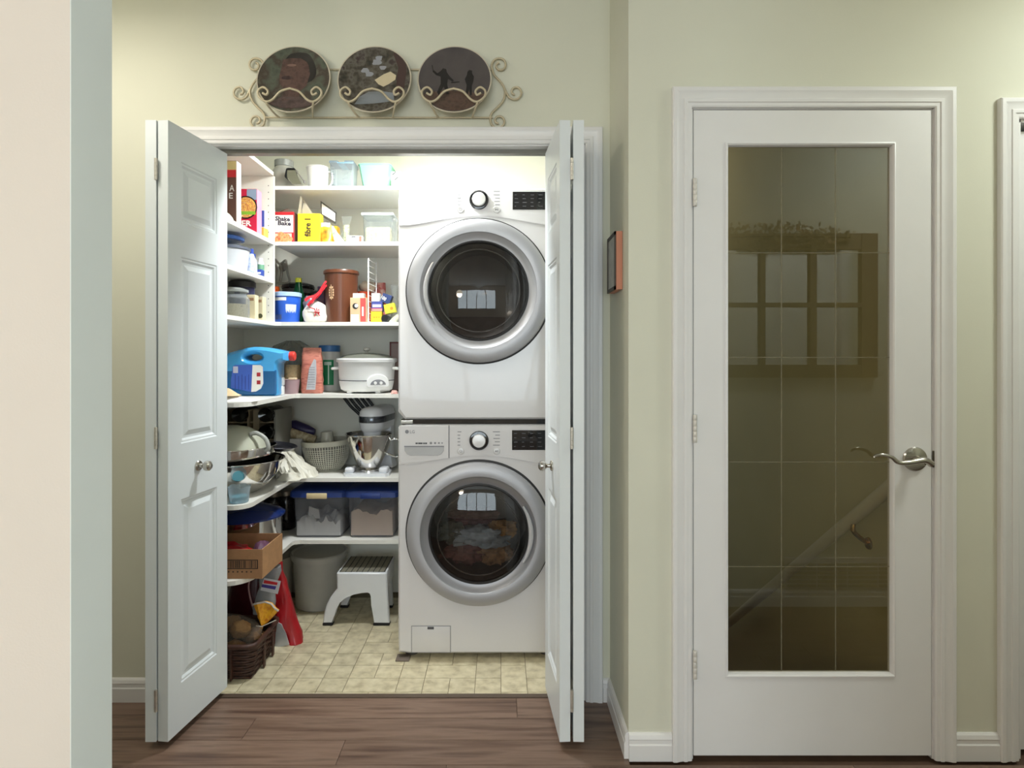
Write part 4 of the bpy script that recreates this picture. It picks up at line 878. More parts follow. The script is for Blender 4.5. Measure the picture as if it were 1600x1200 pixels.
lettering(t, 'PER', WCARD, (xc-.006, y_-.001, zl+.046), .064, .026, bold=.03); patch(t, xc-.05, xc-.018, zl+.072, zl+.095, y_-.0012, WCARD)
obj('side_panel', MB().box(x1, x1+.0006, y_+.001, y_+.054, zl+.002, zt-.002), M('pink_side', (232,150,176), .5), t, 0)
t = carton('gold_packet', 'flat gold packet under the small blue box on the left shelf', -1.19, -1.100, 2.83, 2.88, zl, zl+.045, M('gold_pack', (222,186,90), .5, var=.1))
t = carton('blue_white_box', 'small blue and white box resting on the gold packet', -1.18, -1.101, 2.838, 2.875, zl+.0455, Z(329, 2.85), WCARD); patch(t, -1.128, -1.102, zl+.05, Z(330, 2.85), 2.838, M('blue_ink', (70,90,180), .5)); disc(t, -1.132, 2.8372, zl+.075, .011, M('violet_ink', (120,90,150), .5))
zl = LS[2]; c = (-1.205, 2.66, zl)
t = thing('white_tub', 'white translucent tub with dark lid under the blue-lidded dish', 'tub', c)
lathe_obj('body', [(0, 0), (.085, 0), (.09, .005), (.1, .095)], c, CLEAR('milky_plastic', (220,224,230), .75, (214,218,224), .3, .2), t); lathe_obj('lid', [(.098, .093), (.104, .095), (.104, .106), (.1, .108), (0, .108)], c, M('slate_lid', (84,90,104), .4), t)
c = (-1.215, 2.66, zl+.1085); t = thing('blue_lid_dish', 'round clear dish with bright blue lid stacked on the white tub', 'container', c)
lathe_obj('body', [(0, 0), (.062, 0), (.078, .03)], c, CLR, t); lathe_obj('lid', [(.078, .028), (.088, .03), (.089, .042), (.08, .047), (0, .048)], c, M('bright_blue_lid', (60,110,196), .35), t)
for k_, (y_, xx, h, col, lb) in enumerate(((2.74, -1.125, .115, (90,130,206), 'tall blue and white bottle beside the white tub'), (2.785, -1.135, .10, (120,140,214), 'second blue bottle further back on the left shelf'))):
    c = (xx, y_, zl); t = thing('squeeze_bottle', lb, 'bottle', c)
    lathe_obj('body', [(0, 0), (.018, 0), (.02, .004), (.02, h*.6), (.012, h*.8), (.01, h*.82)], c, MOTTLE('blue_bottle_%d' % k_, [col, (214,220,236), col], 40, .35), t); lathe_obj('cap', [(.012, h*.8), (.012, h), (0, h)], c, M('blue_cap', (40,70,160), .4), t)
c = (-1.13, 2.86, zl); t = thing('green_label_bottle', 'small white bottle with green label near the end panel', 'bottle', c)
lathe_obj('body', [(0, 0), (.016, 0), (.017, .07), (.012, .08), (.012, .092), (0, .092)], c, WHITEP, t); lathe_obj('label', [(.0175, .02), (.0178, .062)], c, M('green_label', (110,160,130), .5), t)
t = carton('flat_blue_box', 'small flat blue packet at the front of the left shelf', -1.145, -1.095, 2.79, 2.82, zl, zl+.03, M('royal_card', (60,84,170), .5)); patch(t, -1.14, -1.10, zl+.01, zl+.018, 2.79, WCARD)
zl = SZ[3]; c = (-1.185, 2.66, zl)
t = thing('glass_jar', 'wide glass jar of grains with clamp lid at lower left', 'jar', c)
lathe_obj('body', [(0, 0), (.078, 0), (.082, .006), (.082, .085), (.07, .1), (.07, .112)], c, CLR, t); lathe_obj('lid', [(.072, .112), (.078, .114), (.078, .124), (.06, .132), (0, .134)], c, CLEAR('jar_lid_glass', (225,230,228), .4, (190,195,192), .06, .5), t); lathe_obj('grains', [(0, .004), (.075, .004), (.077, .06), (0, .062)], c, MOTTLE('grains', [(120,108,84),(170,158,128),(140,126,96)], 150, .8, bump=.4), t)
c = (-1.185, 2.79, zl); t = thing('black_lid_jar', 'jar with a black lid behind the glass jar of grains', 'jar', c)
lathe_obj('body', [(0, 0), (.052, 0), (.055, .006), (.055, .15)], c, CLEAR('indigo_jar', (90,96,130), .5, (66,70,104), .15, .3), t); lathe_obj('lid', [(.057, .148), (.059, .15), (.059, .172), (.05, .178), (0, .18)], c, BLACKP, t)
for k_, (a, b, yy, lb) in enumerate(((-1.15, -1.108, 2.745, 'cream carton right of the jar of grains'), (-1.15, -1.108, 2.835, 'cream carton with a dark emblem by the end panel'))):
    t = carton('cream_carton', lb, a, b, yy, yy+.04, zl, zl+.112, M('cream_card', (232,218,182), .6))
    if k_: disc(t, -1.120, yy-.0003, zl+.022, .011, M('olive_ink', (80,80,50), .6)); 
    patch(t, a+.01, b-.006, zl+.085, zl+.098, yy, M('brown_ink', (170,130,96), .6))
# ---------------------------------------------------------------- fourth shelf (slow cooker)
z = SZ[4]; Y = 2.80
q = lambda cx_, cy_: (X(350+cx_/8.57, Y), z+(850-cy_)/8.57*Y/F)
t = thing('detergent_jug', 'big translucent blue liquid jug with red cap and handle hole', 'jug', (X(400, Y), Y+.05, z))
ol = [q(-40, 850), q(660, 850), q(695, 842), q(706, 820), q(706, 430), q(715, 405), q(740, 388), q(790, 378), q(828, 372), q(828, 256), q(760, 240), q(680, 222), q(560, 200), q(480, 192), q(400, 189), q(290, 203), q(180, 232), q(60, 268), q(-30, 300), q(-60, 340), q(-62, 820)]
hole = [q(380+118*math.cos(a), 332+46*math.sin(a)) for a in [2*PI*i/20 for i in range(20)]]
BLUEJ = MOTTLE('blue_jug_plastic', [(58,150,214),(78,172,232),(58,150,214)], 4, .22, bump=.02, coat=.3)
obj('jug_body', MB().prism(ol, Y, Y+.11, holes=[hole], bev=.014), BLUEJ, t, 50)
lq = [q(-50, 838), q(650, 838), q(694, 820), q(694, 502), q(-50, 502)]
obj('liquid_band', MB().prism(lq, Y-.0012, Y+.112, bev=.006), M('blue_liquid', (30,96,150), .2, var=.05, coat=.3), t, 50)
lb = [q(95, 640), q(120, 450), q(150, 432), q(490, 432), q(525, 455), q(530, 680), q(500, 750), q(430, 790), q(370, 795), q(95, 740)]
lo = obj('label', MB().prism(lb, Y-.0022, Y-.001), M('label_blue', (66,100,190), .45, var=.06), t, 0)
obj('label_white', MB().prism([q(385, 434), q(490, 434), q(523, 457), q(528, 680), q(498, 748), q(430, 788), q(368, 793)], Y-.0028, Y-.0021), WCARD, lo, 0)
for yy in (560, 665): obj('label_mark', MB().box(q(442, 0)[0], q(492, 0)[0], Y-.0034, Y-.0027, q(0, yy+26)[1], q(0, yy-26)[1], .0003, 1), M('dark_red_ink', (170,40,50), .5), lo, 0)
obj('label_square', MB().box(q(125, 0)[0], q(190, 0)[0], Y-.0028, Y-.0021, q(0, 540)[1], q(0, 452)[1]), M('pale_lilac', (196,196,214), .5), lo, 0)
m = MB()
for k_ in range(5): m.box(q(150+45*k_, 0)[0], q(158+45*k_, 0)[0], Y-.0028, Y-.0021, q(0, 760)[1], q(0, 560+20*(k_ % 2))[1])
obj('label_text_lines', m, M('navy_ink', (40,60,140), .5), lo, 0)
pc = Vector((q(828, 0)[0], Y+.055, q(0, 314)[1])); K = Matrix.Translation(pc) @ Matrix.Rotation(PI/2, 4, 'Y')
obj('cap', MB().lathe([(0, 0), (.021, 0), (.022, .003), (.022, .020), (.019, .024), (0, .024)], n=28, T=K, cap0=False, cap1=False), M('red_cap', (222,60,50), .35), t)
t = thing('work_glove', 'pair of folded cream and white cloth gloves at the shelf front', 'gloves', (-1.08, 2.46, z))
obj('cloth', MB().bag([(-1.08-.004*k_, 2.475, z+.001+.022*k_/5, .088-.012*k_, .058-.006*k_) for k_ in range(6)], 36, .006, 2), M('white_cloth', (232,230,224), .9, var=.06, bump=.2), t); obj('cuff', MB().bag([(-1.115, 2.47, z+.024+.03*k_/6, .058-.007*k_, .045-.006*k_) for k_ in range(7)], 36, .010, 6), M('cream_cloth', (214,190,150), .9, var=.1, bump=.2), t)
t = thing('large_film_bag', 'big crumpled clear bag behind the blue jug', 'bag', (X(452, 3.18), 3.18, z))
obj('film', MB().bag([(X(452, 3.18), 3.2, z+.001+.265*k_/10, [.10, .13, .14, .14, .14, .14, .135, .13, .12, .09, .035][k_], [.09, .09, .09, .085, .08, .07, .06, .05, .036, .02, .006][k_]) for k_ in range(11)], 64, .026, 3, freq=18), CLEAR('grey_film', (206,206,198), .22, (190,190,182), .1, .45), t)
t = thing('brown_nut_bag', 'clear bag with brown food behind the small pink tub', 'bag', (X(457, 3.04), 3.04, z))
obj('contents', MB().bag([(X(456, 3.04), 3.06, z+.001+.14*k_/8, .044*(1-.25*(k_/8)**2), .035*(1-.5*(k_/8))) for k_ in range(9)], 30, .006, 4), MOTTLE('brown_food', [(120,104,72),(160,136,98),(96,84,60)], 45, .5), t)
obj('film_top', MB().bag([(X(456, 3.04), 3.06, z+.13+.06*k_/5, .036*(1-.1*k_), .015*(1-k_/7)) for k_ in range(6)], 24, .006, 9), FILM, t)
c = (X(452, 2.975), 2.99, z); t = thing('pink_tub', 'small pale pink tub with a cream lid piece', 'tub', c)
lathe_obj('body', [(0, 0), (.036, 0), (.038, .003), (.046, .068), (.048, .07), (0, .068)], c, CLEAR('rose_plastic', (220,200,202), .65, (206,176,180), .3, .3), t); lathe_obj('label', [(.0395, .024), (.043, .050)], c, M('rose_label', (190,140,150), .5), t)
obj('lid_knob', MB().box(c[0]-.004, c[0]+.032, 2.97, 3.0, z+.0685, z+.078, .003), M('cream_lid', (236,216,180), .4), t)
t = thing('white_clip', 'small white appliance clip standing right of the blue jug', 'clip', (X(438, 2.88), 2.88, z)); m = MB().box(X(432.5, 2.87), X(443, 2.87), 2.86, 2.89, z+.0005, z+.045, .006).box(X(436, 2.87), X(444, 2.87), 2.865, 2.885, z+.045, z+.085, .006); obj('clip', m, WHITEP, t)
Y = 2.985; xm = X(485, Y)
t = thing('rose_snack_bag', 'tall rose-coloured snack bag with a white printed panel', 'bag', (xm, Y+.03, z))
obj('bag', MB().bag([(xm+.001*math.sin(k_*2), Y+.03, z+.001+.225*k_/14, [.050, .054, .053, .052, .053, .052, .051, .052, .051, .050, .050, .049, .048, .047, .046][k_], [.026, .03, .032, .033, .034, .034, .033, .032, .03, .027, .024, .019, .013, .006, .002][k_]) for k_ in range(15)], 40, .003, 11, pw=3), MOTTLE('rose_foil', [(176,100,86),(206,132,114),(160,84,74)], 22, .32, stretch=(1,1,5)), t)
obj('printed_panel', MB().prism([(xm-.018, z+.02), (xm+.026, z+.02), (xm+.032, z+.10), (xm+.03, z+.165), (xm+.02, z+.17), (xm-.004, z+.12)], Y-.0085, Y-.006), M('silver_panel', (196,196,200), .35, var=.1, scale=50), t, 0)
m = MB()
for k_ in range(9): m.box(xm-.012+.001*k_, xm+.024, Y-.0092, Y-.0084, z+.032+k_*.012, z+.035+k_*.012)
obj('printed_lines', m, M('grey_ink', (150,150,158), .5), t, 0)
c = (X(515, 3.2), 3.2, z); t = thing('powder_jar', 'white plastic jar with a blue lid and green label', 'jar', c)
lathe_obj('body', [(0, 0), (.056, 0), (.06, .005), (.061, .17), (.055, .195), (.050, .21)], c, M('jar_white', (206,206,202), .4, var=.02), t, 40); lathe_obj('lid', [(.052, .208), (.055, .21), (.055, .238), (.052, .241), (0, .241)], c, M('jar_blue_lid', (62,116,176), .4), t, 40)
curved(t, c, .0605, .061, -17, 35, .035, .165, .17, M('green_label2', (20,130,80), .5)); curved(t, c, .0612, .0616, 8, 13, .04, .15, .17, M('label_stripe', (196,220,206), .5), 'label_stripe'); curved(t, c, .0612, .0616, -10, 24, .138, .155, .17, M('label_stripe', ()), 'label_stripe')
# slow cooker
c = (X(573, 3.075), 3.075, z); t = thing('slow_cooker', 'white oval slow cooker with glass lid and round dial panel', 'slow cooker', c)
lathe_obj('body', [(0, .008), (.112, .008), (.128, .018), (.136, .05), (.142, .150), (.145, .155)], c, WHITEP, t, 56, 1, .8); lathe_obj('seam', [(.1388, .062), (.1398, .063), (.1394, .066)], c, DGREY, t, 56, 1, .8)
lathe_obj('rim', [(.144, .153), (.152, .155), (.154, .168), (.148, .174), (.135, .174)], c, M('rim_white', (226,226,224), .3), t, 56, 1, .8)
ld = lathe_obj('glass_lid', [(.138, .174), (.12, .186), (.08, .196), (.03, .201), (0, .202)], c, CLEAR('lid_glass', (200,205,195), .3, (150,152,140), .05, .5), t, 48, 1, .8); lathe_obj('lid_knob', [(.006, .2), (.008, .208), (.018, .216), (.018, .224), (.01, .23), (0, .23)], c, M('clear_knob', (190,188,180), .15), ld, 24)
for s__ in (-1, 1): obj('side_handle', MB().tube(spline([(c[0]+s__*.135, 3.05, z+.125), (c[0]+s__*.165, 3.04, z+.122), (c[0]+s__*.165, 3.12, z+.122), (c[0]+s__*.135, 3.12, z+.125)], 6), .007, 8), WHITEP, t)
for s__ in (-1, 1): obj('foot', MB().box(c[0]+s__*.07-.012, c[0]+s__*.07+.012, 3.0, 3.16, z+.0005, z+.012, .003), WHITEP, t)
pcx, pcz = c[0]+.078, z+.052; yp = 3.075-.8*.138*.84-.008
pn_ = obj('dial_panel', MB().prism([(pcx-.055, pcz-.012)]+[(pcx+.055*math.cos(a), pcz+.045*math.sin(a)) for a in [PI-PI*i/16 for i in range(17)]]+[(pcx+.055, pcz-.012), (pcx+.045, pcz-.02), (pcx-.045, pcz-.02)], yp, yp+.05, T=rotz(.42, (pcx, yp, 0)), bev=.003), WHITEP, t, 30)
obj('dial_plate', MB().prism([(pcx+.038*math.cos(a), pcz-.008+.026*math.sin(a)) for a in [PI*i/14 for i in range(15)]], yp-.001, yp, T=rotz(.42, (pcx, yp, 0))), GREY, pn_, 0)
for s__ in (-.014, .014): obj('dial_knob', MB().lathe([(0, 0), (.008, 0), (.007, .006), (0, .006)], n=16, T=rotz(.42, (pcx, yp, 0)) @ Matrix.Translation((pcx+s__, yp-.001, pcz+.001)) @ Matrix.Rotation(PI/2, 4, 'X'), cap0=False, cap1=False), WHITEP, pn_)
t = thing('small_red_frame', 'small dark red framed card behind the slow cooker', 'frame', (X(619, 3.2), 3.2, z)); x0, x1 = X(609, 3.22), X(640, 3.22)
obj('frame', MB().box(x0, x0+.008, 3.215, 3.225, z, z+.26).box(x0, x1, 3.215, 3.225, z+.252, z+.26).box(x1-.008, x1, 3.215, 3.225, z, z+.26).box(x0, x1, 3.215, 3.225, z, z+.008), M('dark_red_frame', (110,50,44), .5), t, 0); obj('card', MB().box(x0+.008, x1-.008, 3.218, 3.222, z+.008, z+.252), M('mauve_card', (150,130,126), .7), t, 0)
t = thing('pink_cloth', 'scrap of pink patterned cloth at the right end of the fourth shelf', 'cloth', (X(615, 2.97), 2.97, z)); obj('cloth', MB().bag([(X(615.5, 2.965), 2.975, z+.001+.016*k_/4, .018-.002*k_, .016-.002*k_) for k_ in range(5)], 24, .004, 8), MOTTLE('pink_cloth', [(206,130,120),(230,190,180),(190,110,104)], 60, .9), t)

# ---------------------------------------------------------------- fifth shelf (mixer, bowls)
z = SZ[5]
xr0, xr1, yr = -1.335, X(433, 2.95), 2.93
WOODR = M('rack_cream_card', (170,154,126), .7, var=.08)
t = thing('wine_rack', 'cream upright wine rack in the dark corner behind the bowls', 'rack', ((xr0+xr1)/2, yr, z))
for xx in (xr0, X(388, yr)-.006, X(400, yr)-.014, xr1-.008): obj('upright', MB().box(xx, xx+(.03 if abs(xx-X(400, yr)+.014) < 1e-6 else .010), yr, yr+.22, z, z+.33), WOODR if xx < xr1-.01 else M('grey_post', (120,118,110), .6), t, 0)
for k_ in range(4): obj('rack_shelf', MB().box(xr0, xr1, yr+.01, yr+.22, z+.012+k_*.085, z+.018+k_*.085), WOODR, t, 0)
for k_, (bx_, row, lb) in enumerate(((X(377, yr), 0, 'lowest wine bottle in the left column of the rack'), (X(377, yr), 1, 'second wine bottle in the left column of the rack'), (X(377, yr), 2, 'third wine bottle in the left column of the rack'), (X(377, yr), 3, 'top wine bottle in the left column of the rack'), (X(418, yr), 0, 'lowest wine bottle in the right column of the rack'), (X(418, yr), 1, 'second wine bottle in the right column of the rack'), (X(418, yr), 2, 'third wine bottle in the right column of the rack'), (X(418, yr), 3, 'top wine bottle in the right column of the rack'))):
    zb = z+.0185+row*.085+.034
    single('wine_bottle', MB().lathe([(0, .012), (.022, .004), (.034, 0), (.036, .006), (.036, .16), (.028, .19), (.014, .215), (.014, .26), (0, .26)], n=24, T=Matrix.Translation((bx_, yr-.03, zb+.002)) @ Matrix.Rotation(-PI/2, 4, 'X'), cap0=False, cap1=False), M('dark_bottle_glass', (16,15,14), .12, var=.1), lb, 'bottle', (bx_, yr, zb-.034), 'wine bottles in the rack')
# bowls
c = (-1.145, 2.645, z)
lathe_obj('steel_bowl', [(0, .002), (.07, 0), (.085, .004), (.13, .035), (.17, .085), (.19, .138), (.198, .142), (.196, .145), (.187, .140), (.165, .087), (.125, .039), (0, .012)], c, CHROME, None, 64, label='large mirror-polished steel mixing bowl on the left of the shelf', cat='bowl')
c2 = (-1.165, 2.64, z+.02)
t = thing('nested_steel_bowl', 'smaller steel bowl nested in the large mixing bowl', 'bowl', c2)
lathe_obj('bowl', [(0, .0), (.05, 0), (.09, .03), (.140, .08), (.166, .12), (.176, .160), (.177, .178), (.182, .180), (.180, .183), (.172, .179), (.170, .150), (.135, .084), (.09, .036), (0, .008)], c2, CHROME, t, 64)
t = thing('dark_pan', 'dark metal pan tilted between the bowls and the white bag', 'pan', (-1.035, 2.80, z+.16)); T_ = Matrix.Translation((-1.035, 2.80, z+.172)) @ Matrix.Rotation(.12, 4, 'Y') @ Matrix.Scale(.62, 4)
obj('pan', MB().lathe([(0, -.012), (.12, -.012), (.15, .012), (.155, .014), (.15, .018), (.118, -.006), (0, -.006)], n=48, T=T_, cap0=False, cap1=False), M('dark_pan', (52,52,58), .3, .6, var=.1), t)
c3 = (-1.175, 2.635, z+.184)
t = thing('cream_colander', 'cream plastic strainer bowl turned upside down on the steel bowls', 'strainer', c3)
lathe_obj('dome', [(.150, 0), (.154, .002), (.150, .012), (.140, .04), (.115, .075), (.08, .095), (.04, .103), (0, .104)], c3, M('celadon_plastic', (186,188,170), .3, var=.02), t, 56)
hp = [Vector((c3[0]+.118+.02*math.sin(PI*i/20)*1.0+.055*math.sin(PI*i/20)-.0, c3[1]-.02+.0*i, c3[2]+.070-.066*i/20)) for i in range(21)]
hp = spline([(c3[0]+.112, c3[1]-.05, c3[2]+.074), (c3[0]+.14, c3[1]-.05, c3[2]+.078), (c3[0]+.175, c3[1]-.05, c3[2]+.055), (c3[0]+.188, c3[1]-.05, c3[2]+.022), (c3[0]+.178, c3[1]-.05, c3[2]+.006), (c3[0]+.140, c3[1]-.05, c3[2]+.004)], 6)
obj('handle', MB().tube(hp, .009, 10), M('handle_grey_rim', (176,178,172), .3), t)
c = (-1.055, 2.455, z); t = thing('measuring_cup', 'small clear scalloped cup with blue liquid at the shelf front', 'cup', c)
nn = 48; rs = [[(c[0]+r*math.cos(2*PI*j/nn), c[1]+r*math.sin(2*PI*j/nn), z+h+(s2*.006*abs(math.sin(j*PI/nn*6)))) for j in range(nn)] for r, h, s2 in ((.034, .001, 0), (.036, .004, 0), (.041, .045, 0), (.044, .062, 1))]
obj('cup', MB().rings(rs, True, True, False), CLEAR('cup_plastic', (232,240,244), .3, (206,220,228), .1, .5), t); lathe_obj('liquid', [(0, .003), (.0345, .003), (.038, .026), (0, .027)], c, CLEAR('aqua', (150,210,222), .5, (130,200,214), .1, .2), t)
# crumpled white bag in the corner
t = thing('white_plastic_bag', 'crumpled white plastic bag in the corner between bowls and spinner', 'bag', (X(462, 2.93), 2.95, z))
obj('bag', MB().bag([(X(464, 2.95)-.014*k_, 2.985+.008*k_, z+.001+.155*k_/9, [.085, .088, .084, .074, .064, .055, .046, .038, .028, .012][k_], [.055, .055, .05, .048, .044, .04, .034, .028, .02, .01][k_]) for k_ in range(10)], 96, .026, 4, freq=42), M('white_bag_plastic', (226,222,206), .4, var=.05, bump=.3, bscale=60), t, 60)
obj('bag_spill', MB().bag([(X(448, 2.89), 2.91, z+.001+.03*k_/5, .06-.008*k_, .045-.006*k_) for k_ in range(6)], 40, .014, 8, freq=30), M('white_bag_plastic', ()), t, 60)
t = thing('grey_box', 'grey-white carton behind the crumpled bag on the fifth shelf', 'box', (X(455, 3.15), 3.17, z)); obj('body', MB().box(X(438, 3.12), X(471, 3.12), 3.12, 3.20, z, Z(686, 3.12), .002, 1), M('greywhite_card', (196,196,196), .6), t)
t = thing('cream_roll', 'cream paper roll lying on the grey-white carton', 'roll', (X(465, 3.16), 3.16, Z(686, 3.12)))
obj('roll', MB().tube([(X(438, 3.14), 3.15, Z(672, 3.14)), (X(490, 3.14), 3.17, Z(690, 3.14)+.002)], [.026, .024], 16), MOTTLE('cream_paper', [(196,182,148),(150,134,104),(206,196,166)], 30, .6), t)
t = thing('purple_pouch', 'dark purple pouch lying on top of the cream roll', 'pouch', (X(468, 3.2), 3.2, Z(680, 3.2))); obj('pouch', MB().tube([(X(441, 3.2), 3.2, Z(661, 3.2)), (X(460, 3.2), 3.2, Z(665, 3.2)), (X(480, 3.2), 3.2, Z(673, 3.2)), (X(492, 3.2), 3.2, Z(675, 3.2))], [.012, .03, .03, .016], 14), M('deep_purple', (44,36,80), .4, var=.2), t)
# salad spinner
c = (X(512, 3.16), 3.16, z); t = thing('salad_spinner', 'off-white slotted salad spinner basket beside the mixer', 'salad spinner', c)
SP = M('spinner_plastic', (204,202,188), .35, var=.02)
TT = rotz(.0, c) @ roty(-.05, (c[0], c[1], z))
prof = [(.068, .004), (.092, .03), (.108, .065), (.118, .11), (.121, .135)]
ins = MB().lathe([(0, .004)]+[(r-.004, h) for r, h in prof], c, 48, T=TT, cap0=False, cap1=False); obj('inner_bowl', ins, M('spinner_grey', (128,126,120), .5), t)
m = MB()
for j in range(56):
    a = 2*PI*j/56; m.tube([TT @ Vector((c[0]+r*math.cos(a), c[1]+r*math.sin(a), z+h)) for r, h in prof[:]], .0024, 5)
for k_ in range(10):
    h = .02+k_*.0105; i = max(i for i in range(4) if prof[i][1] <= h); f_ = (h-prof[i][1])/(prof[i+1][1]-prof[i][1]); r = prof[i][0]+(prof[i+1][0]-prof[i][0])*f_
    m.tube([TT @ Vector((c[0]+r*math.cos(2*PI*j/48), c[1]+r*math.sin(2*PI*j/48), z+h)) for j in range(48)], .0020, 5, closed=True)
obj('slotted_basket', m, SP, t, 60)
obj('rim', MB().lathe([(.118, .130), (.125, .133), (.127, .155), (.123, .158), (.119, .155), (.117, .132)], c, 56, T=TT, cap0=False, cap1=False), SP, t)
obj('hub', MB().lathe([(.036, .02), (.034, .15), (.030, .195), (.026, .198), (0, .198)], (c[0]+.002, c[1]+.01, z), 28, T=TT, cap0=False, cap1=False), SP, t); obj('base_plate', MB().lathe([(0, .0005), (.072, .0005), (.074, .006), (0, .006)], c, 40, cap0=False, cap1=False), SP, t)
# stand mixer
c = Vector((X(577, 3.06), 3.06, z)); t = thing('stand_mixer', 'white stand mixer with a mirror-polished steel bowl', 'stand mixer', tuple(c))
MXW = M('mixer_enamel', (228,230,234), .2, var=.01, coat=.5)
bs = [(-.112, -.07), (-.100, -.085), (-.06, -.088), (.06, -.088), (.098, -.085), (.112, -.068), (.112, .0), (.09, .06), (.08, .19), (-.02, .19), (-.075, .06), (-.112, .0)]
ba = zprism([(c.x+a, c.y+b) for a, b in bs], z+.0005, z+.016); obj('base', ba, MXW, t)
for s__ in (-1, 1): obj('bowl_seat', MB().box(c.x+s__*.083-.022, c.x+s__*.083+.022, c.y-.078, c.y-.01, z+.014, z+.042, .010, 3), MXW, t)
obj('bowl_plate', MB().lathe([(0, .016), (.055, .016), (.055, .026), (0, .026)], tuple(c), 32, cap0=False, cap1=False), CHROME, t)
bw = lathe_obj('bowl', [(0, .028), (.045, .026), (.050, .032), (.066, .06), (.092, .115), (.108, .165), (.113, .196), (.120, .200), (.118, .203), (.110, .198), (.105, .165), (.088, .115), (.06, .062), (0, .034)], tuple(c), CHROME, t, 64)
obj('bowl_handle', MB().tube(spline([c+Vector((.108, 0, .17)), c+Vector((.15, -.01, .17)), c+Vector((.15, -.01, .09)), c+Vector((.088, 0, .10))], 6), .006, 10), CHROME, bw)
obj('beater_shaft', MB().tube([c+Vector((.003, .01, .05)), c+Vector((.003, .01, .235))], .008, 10), CHROME, t)
ax = Vector((.20, .98, 0)).normalized(); sd = Vector((ax.y, -ax.x, 0)); h0 = c+Vector((.0, -.055, .268))
def plan(k, dz, dl=0.0, n=20):
    """stadium outline of the motor head at one height"""
    L_, W_ = .27, .064*k; pts = []
    for i in range(n+1):
        a_ = -PI/2+PI*i/n; pts.append((.064-W_*math.cos(a_)*1.0-dl*0, W_*math.sin(a_)))
    for i in range(n+1):
        a_ = PI/2-PI*i/n; pts.append((L_-.045+W_*.8*math.cos(a_), W_*.85*math.sin(a_)))
    return [tuple(h0+ax*u+sd*v+Vector((0, 0, dz))) for u, v in pts]
obj('motor_head', MB().rings([plan(.55, -.062), plan(.80, -.055), plan(.93, -.040), plan(.985, -.02), plan(1.0, .0), plan(.985, .03), plan(.93, .046), plan(.78, .058), plan(.45, .066), plan(.1, .068)]), MXW, t, 50)
obj('planetary', MB().lathe([(.036, -.085), (.042, -.082), (.046, -.06), (.050, -.04)], tuple(h0+ax*.066), 32, cap0=True, cap1=False), MXW, t)
obj('chrome_band', MB().rings([plan(1.02, -.010), plan(1.03, -.008), plan(1.03, .020), plan(1.01, .022)], True, False, False), M('band_steel', (104,108,114), .22, .8, var=.35, scale=70, stretch=(1,1,.2)), t, 50)
pd = h0+ax*.225; obj('pedestal', MB().rings([[(pd.x+a*k1, pd.y+b*k1, zz_) for a, b in ((-.045, -.055), (.045, -.055), (.052, 0), (.045, .05), (-.045, .05), (-.052, 0))] for zz_, k1 in ((z+.012, 1.25), (z+.05, 1.0), (z+.15, .9), (z+.23, .95))]), MXW, t, 50)
t = thing('ribbed_strip', 'black curved ribbed strips on the wall behind the stand mixer', 'strip', (X(560, 3.25), 3.25, z))
for k_ in range(5):
    obj('rib', MB().tube(spline([(X(534+9*k_, 3.26), 3.302, Z(622, 3.26)), (X(545+9*k_, 3.26), 3.302, Z(636, 3.26)), (X(558+8*k_, 3.26), 3.301, Z(648, 3.26)), (X(572+7*k_, 3.26), 3.299, Z(665, 3.26)), (X(578+7*k_, 3.26), 3.296, z+.01)], 5), .008, 8), BLACKP, t)

# ---------------------------------------------------------------- sixth shelf (bins, pot, carton)
z = SZ[6]; Y = 2.965
def bin_(label, a, b, fill, fcol, patchc):
    x0, x1 = X(a, Y), X(b, Y); zt = Z(773, Y)
    t = thing('storage_bin', label, 'storage bin', ((x0+x1)/2, Y+.14, z))
    rs = [[(p[0], p[1], zz_) for p in rrect((x0+x1)/2, Y+.14, x0+kk, x1-kk, Y+kk, Y+.28-kk, .03, 64)] for zz_, kk in ((z+.001, .022), (z+.008, .014), (zt-.02, .006), (zt-.02, .001), (zt, .0))]
    obj('body', MB().rings(rs, True, True, False), CLEAR('bin_plastic', (224,224,226), .16, (176,178,186), .12, .4), t)
    ln = obj('lid', MB().rings([[(p[0], p[1], zz_) for p in rrect((x0+x1)/2, Y+.14, x0-kk, x1+kk, Y-kk, Y+.28+kk, .03, 64)] for zz_, kk in ((zt-.012, .004), (zt-.012, .010), (zt+.010, .009), (zt+.018, .003), (zt+.022, -.012))]), BLUEL, t, 30)
    obj('latch', MB().box((x0+x1)/2-.05, (x0+x1)/2+.05, Y-.014, Y-.006, zt-.018, zt+.010, .004), M('cream_latch', (224,204,160), .4) if patchc else BLUEL, ln)
    m = MB(); nn = 18; g = [[(x0+.022+(x1-x0-.044)*i/nn, Y+.022+.236*j/10, z+fill+.022*noise.noise(Vector((i*.5+a, j*.5, 0)))*(2 if patchc else .6)+(.012*math.sin(i*.5) if not patchc else 0)) for i in range(nn+1)] for j in range(11)]
    vs = [p for r in g for p in r]; w_ = nn+1; fs = [(j*w_+i, j*w_+i+1, (j+1)*w_+i+1, (j+1)*w_+i) for j in range(10) for i in range(nn)]
    rim = [j for j in range(nn+1)]+[j*w_+nn for j in range(1, 11)]+[10*w_+i for i in range(nn-1, -1, -1)]+[j*w_ for j in range(9, 0, -1)]
    k0 = len(vs); vs += [(vs[i][0], vs[i][1], z+.010) for i in rim]; L_ = len(rim)
    fs += [(rim[i], rim[(i+1) % L_], k0+(i+1) % L_, k0+i) for i in range(L_)]+[tuple(range(k0, k0+L_))]
    ct = obj('contents', m.add(vs, fs), M('powder_'+str(fcol[2]), fcol, .95, var=.03, bump=.2), t, 60)
    return t, x0, x1, zt
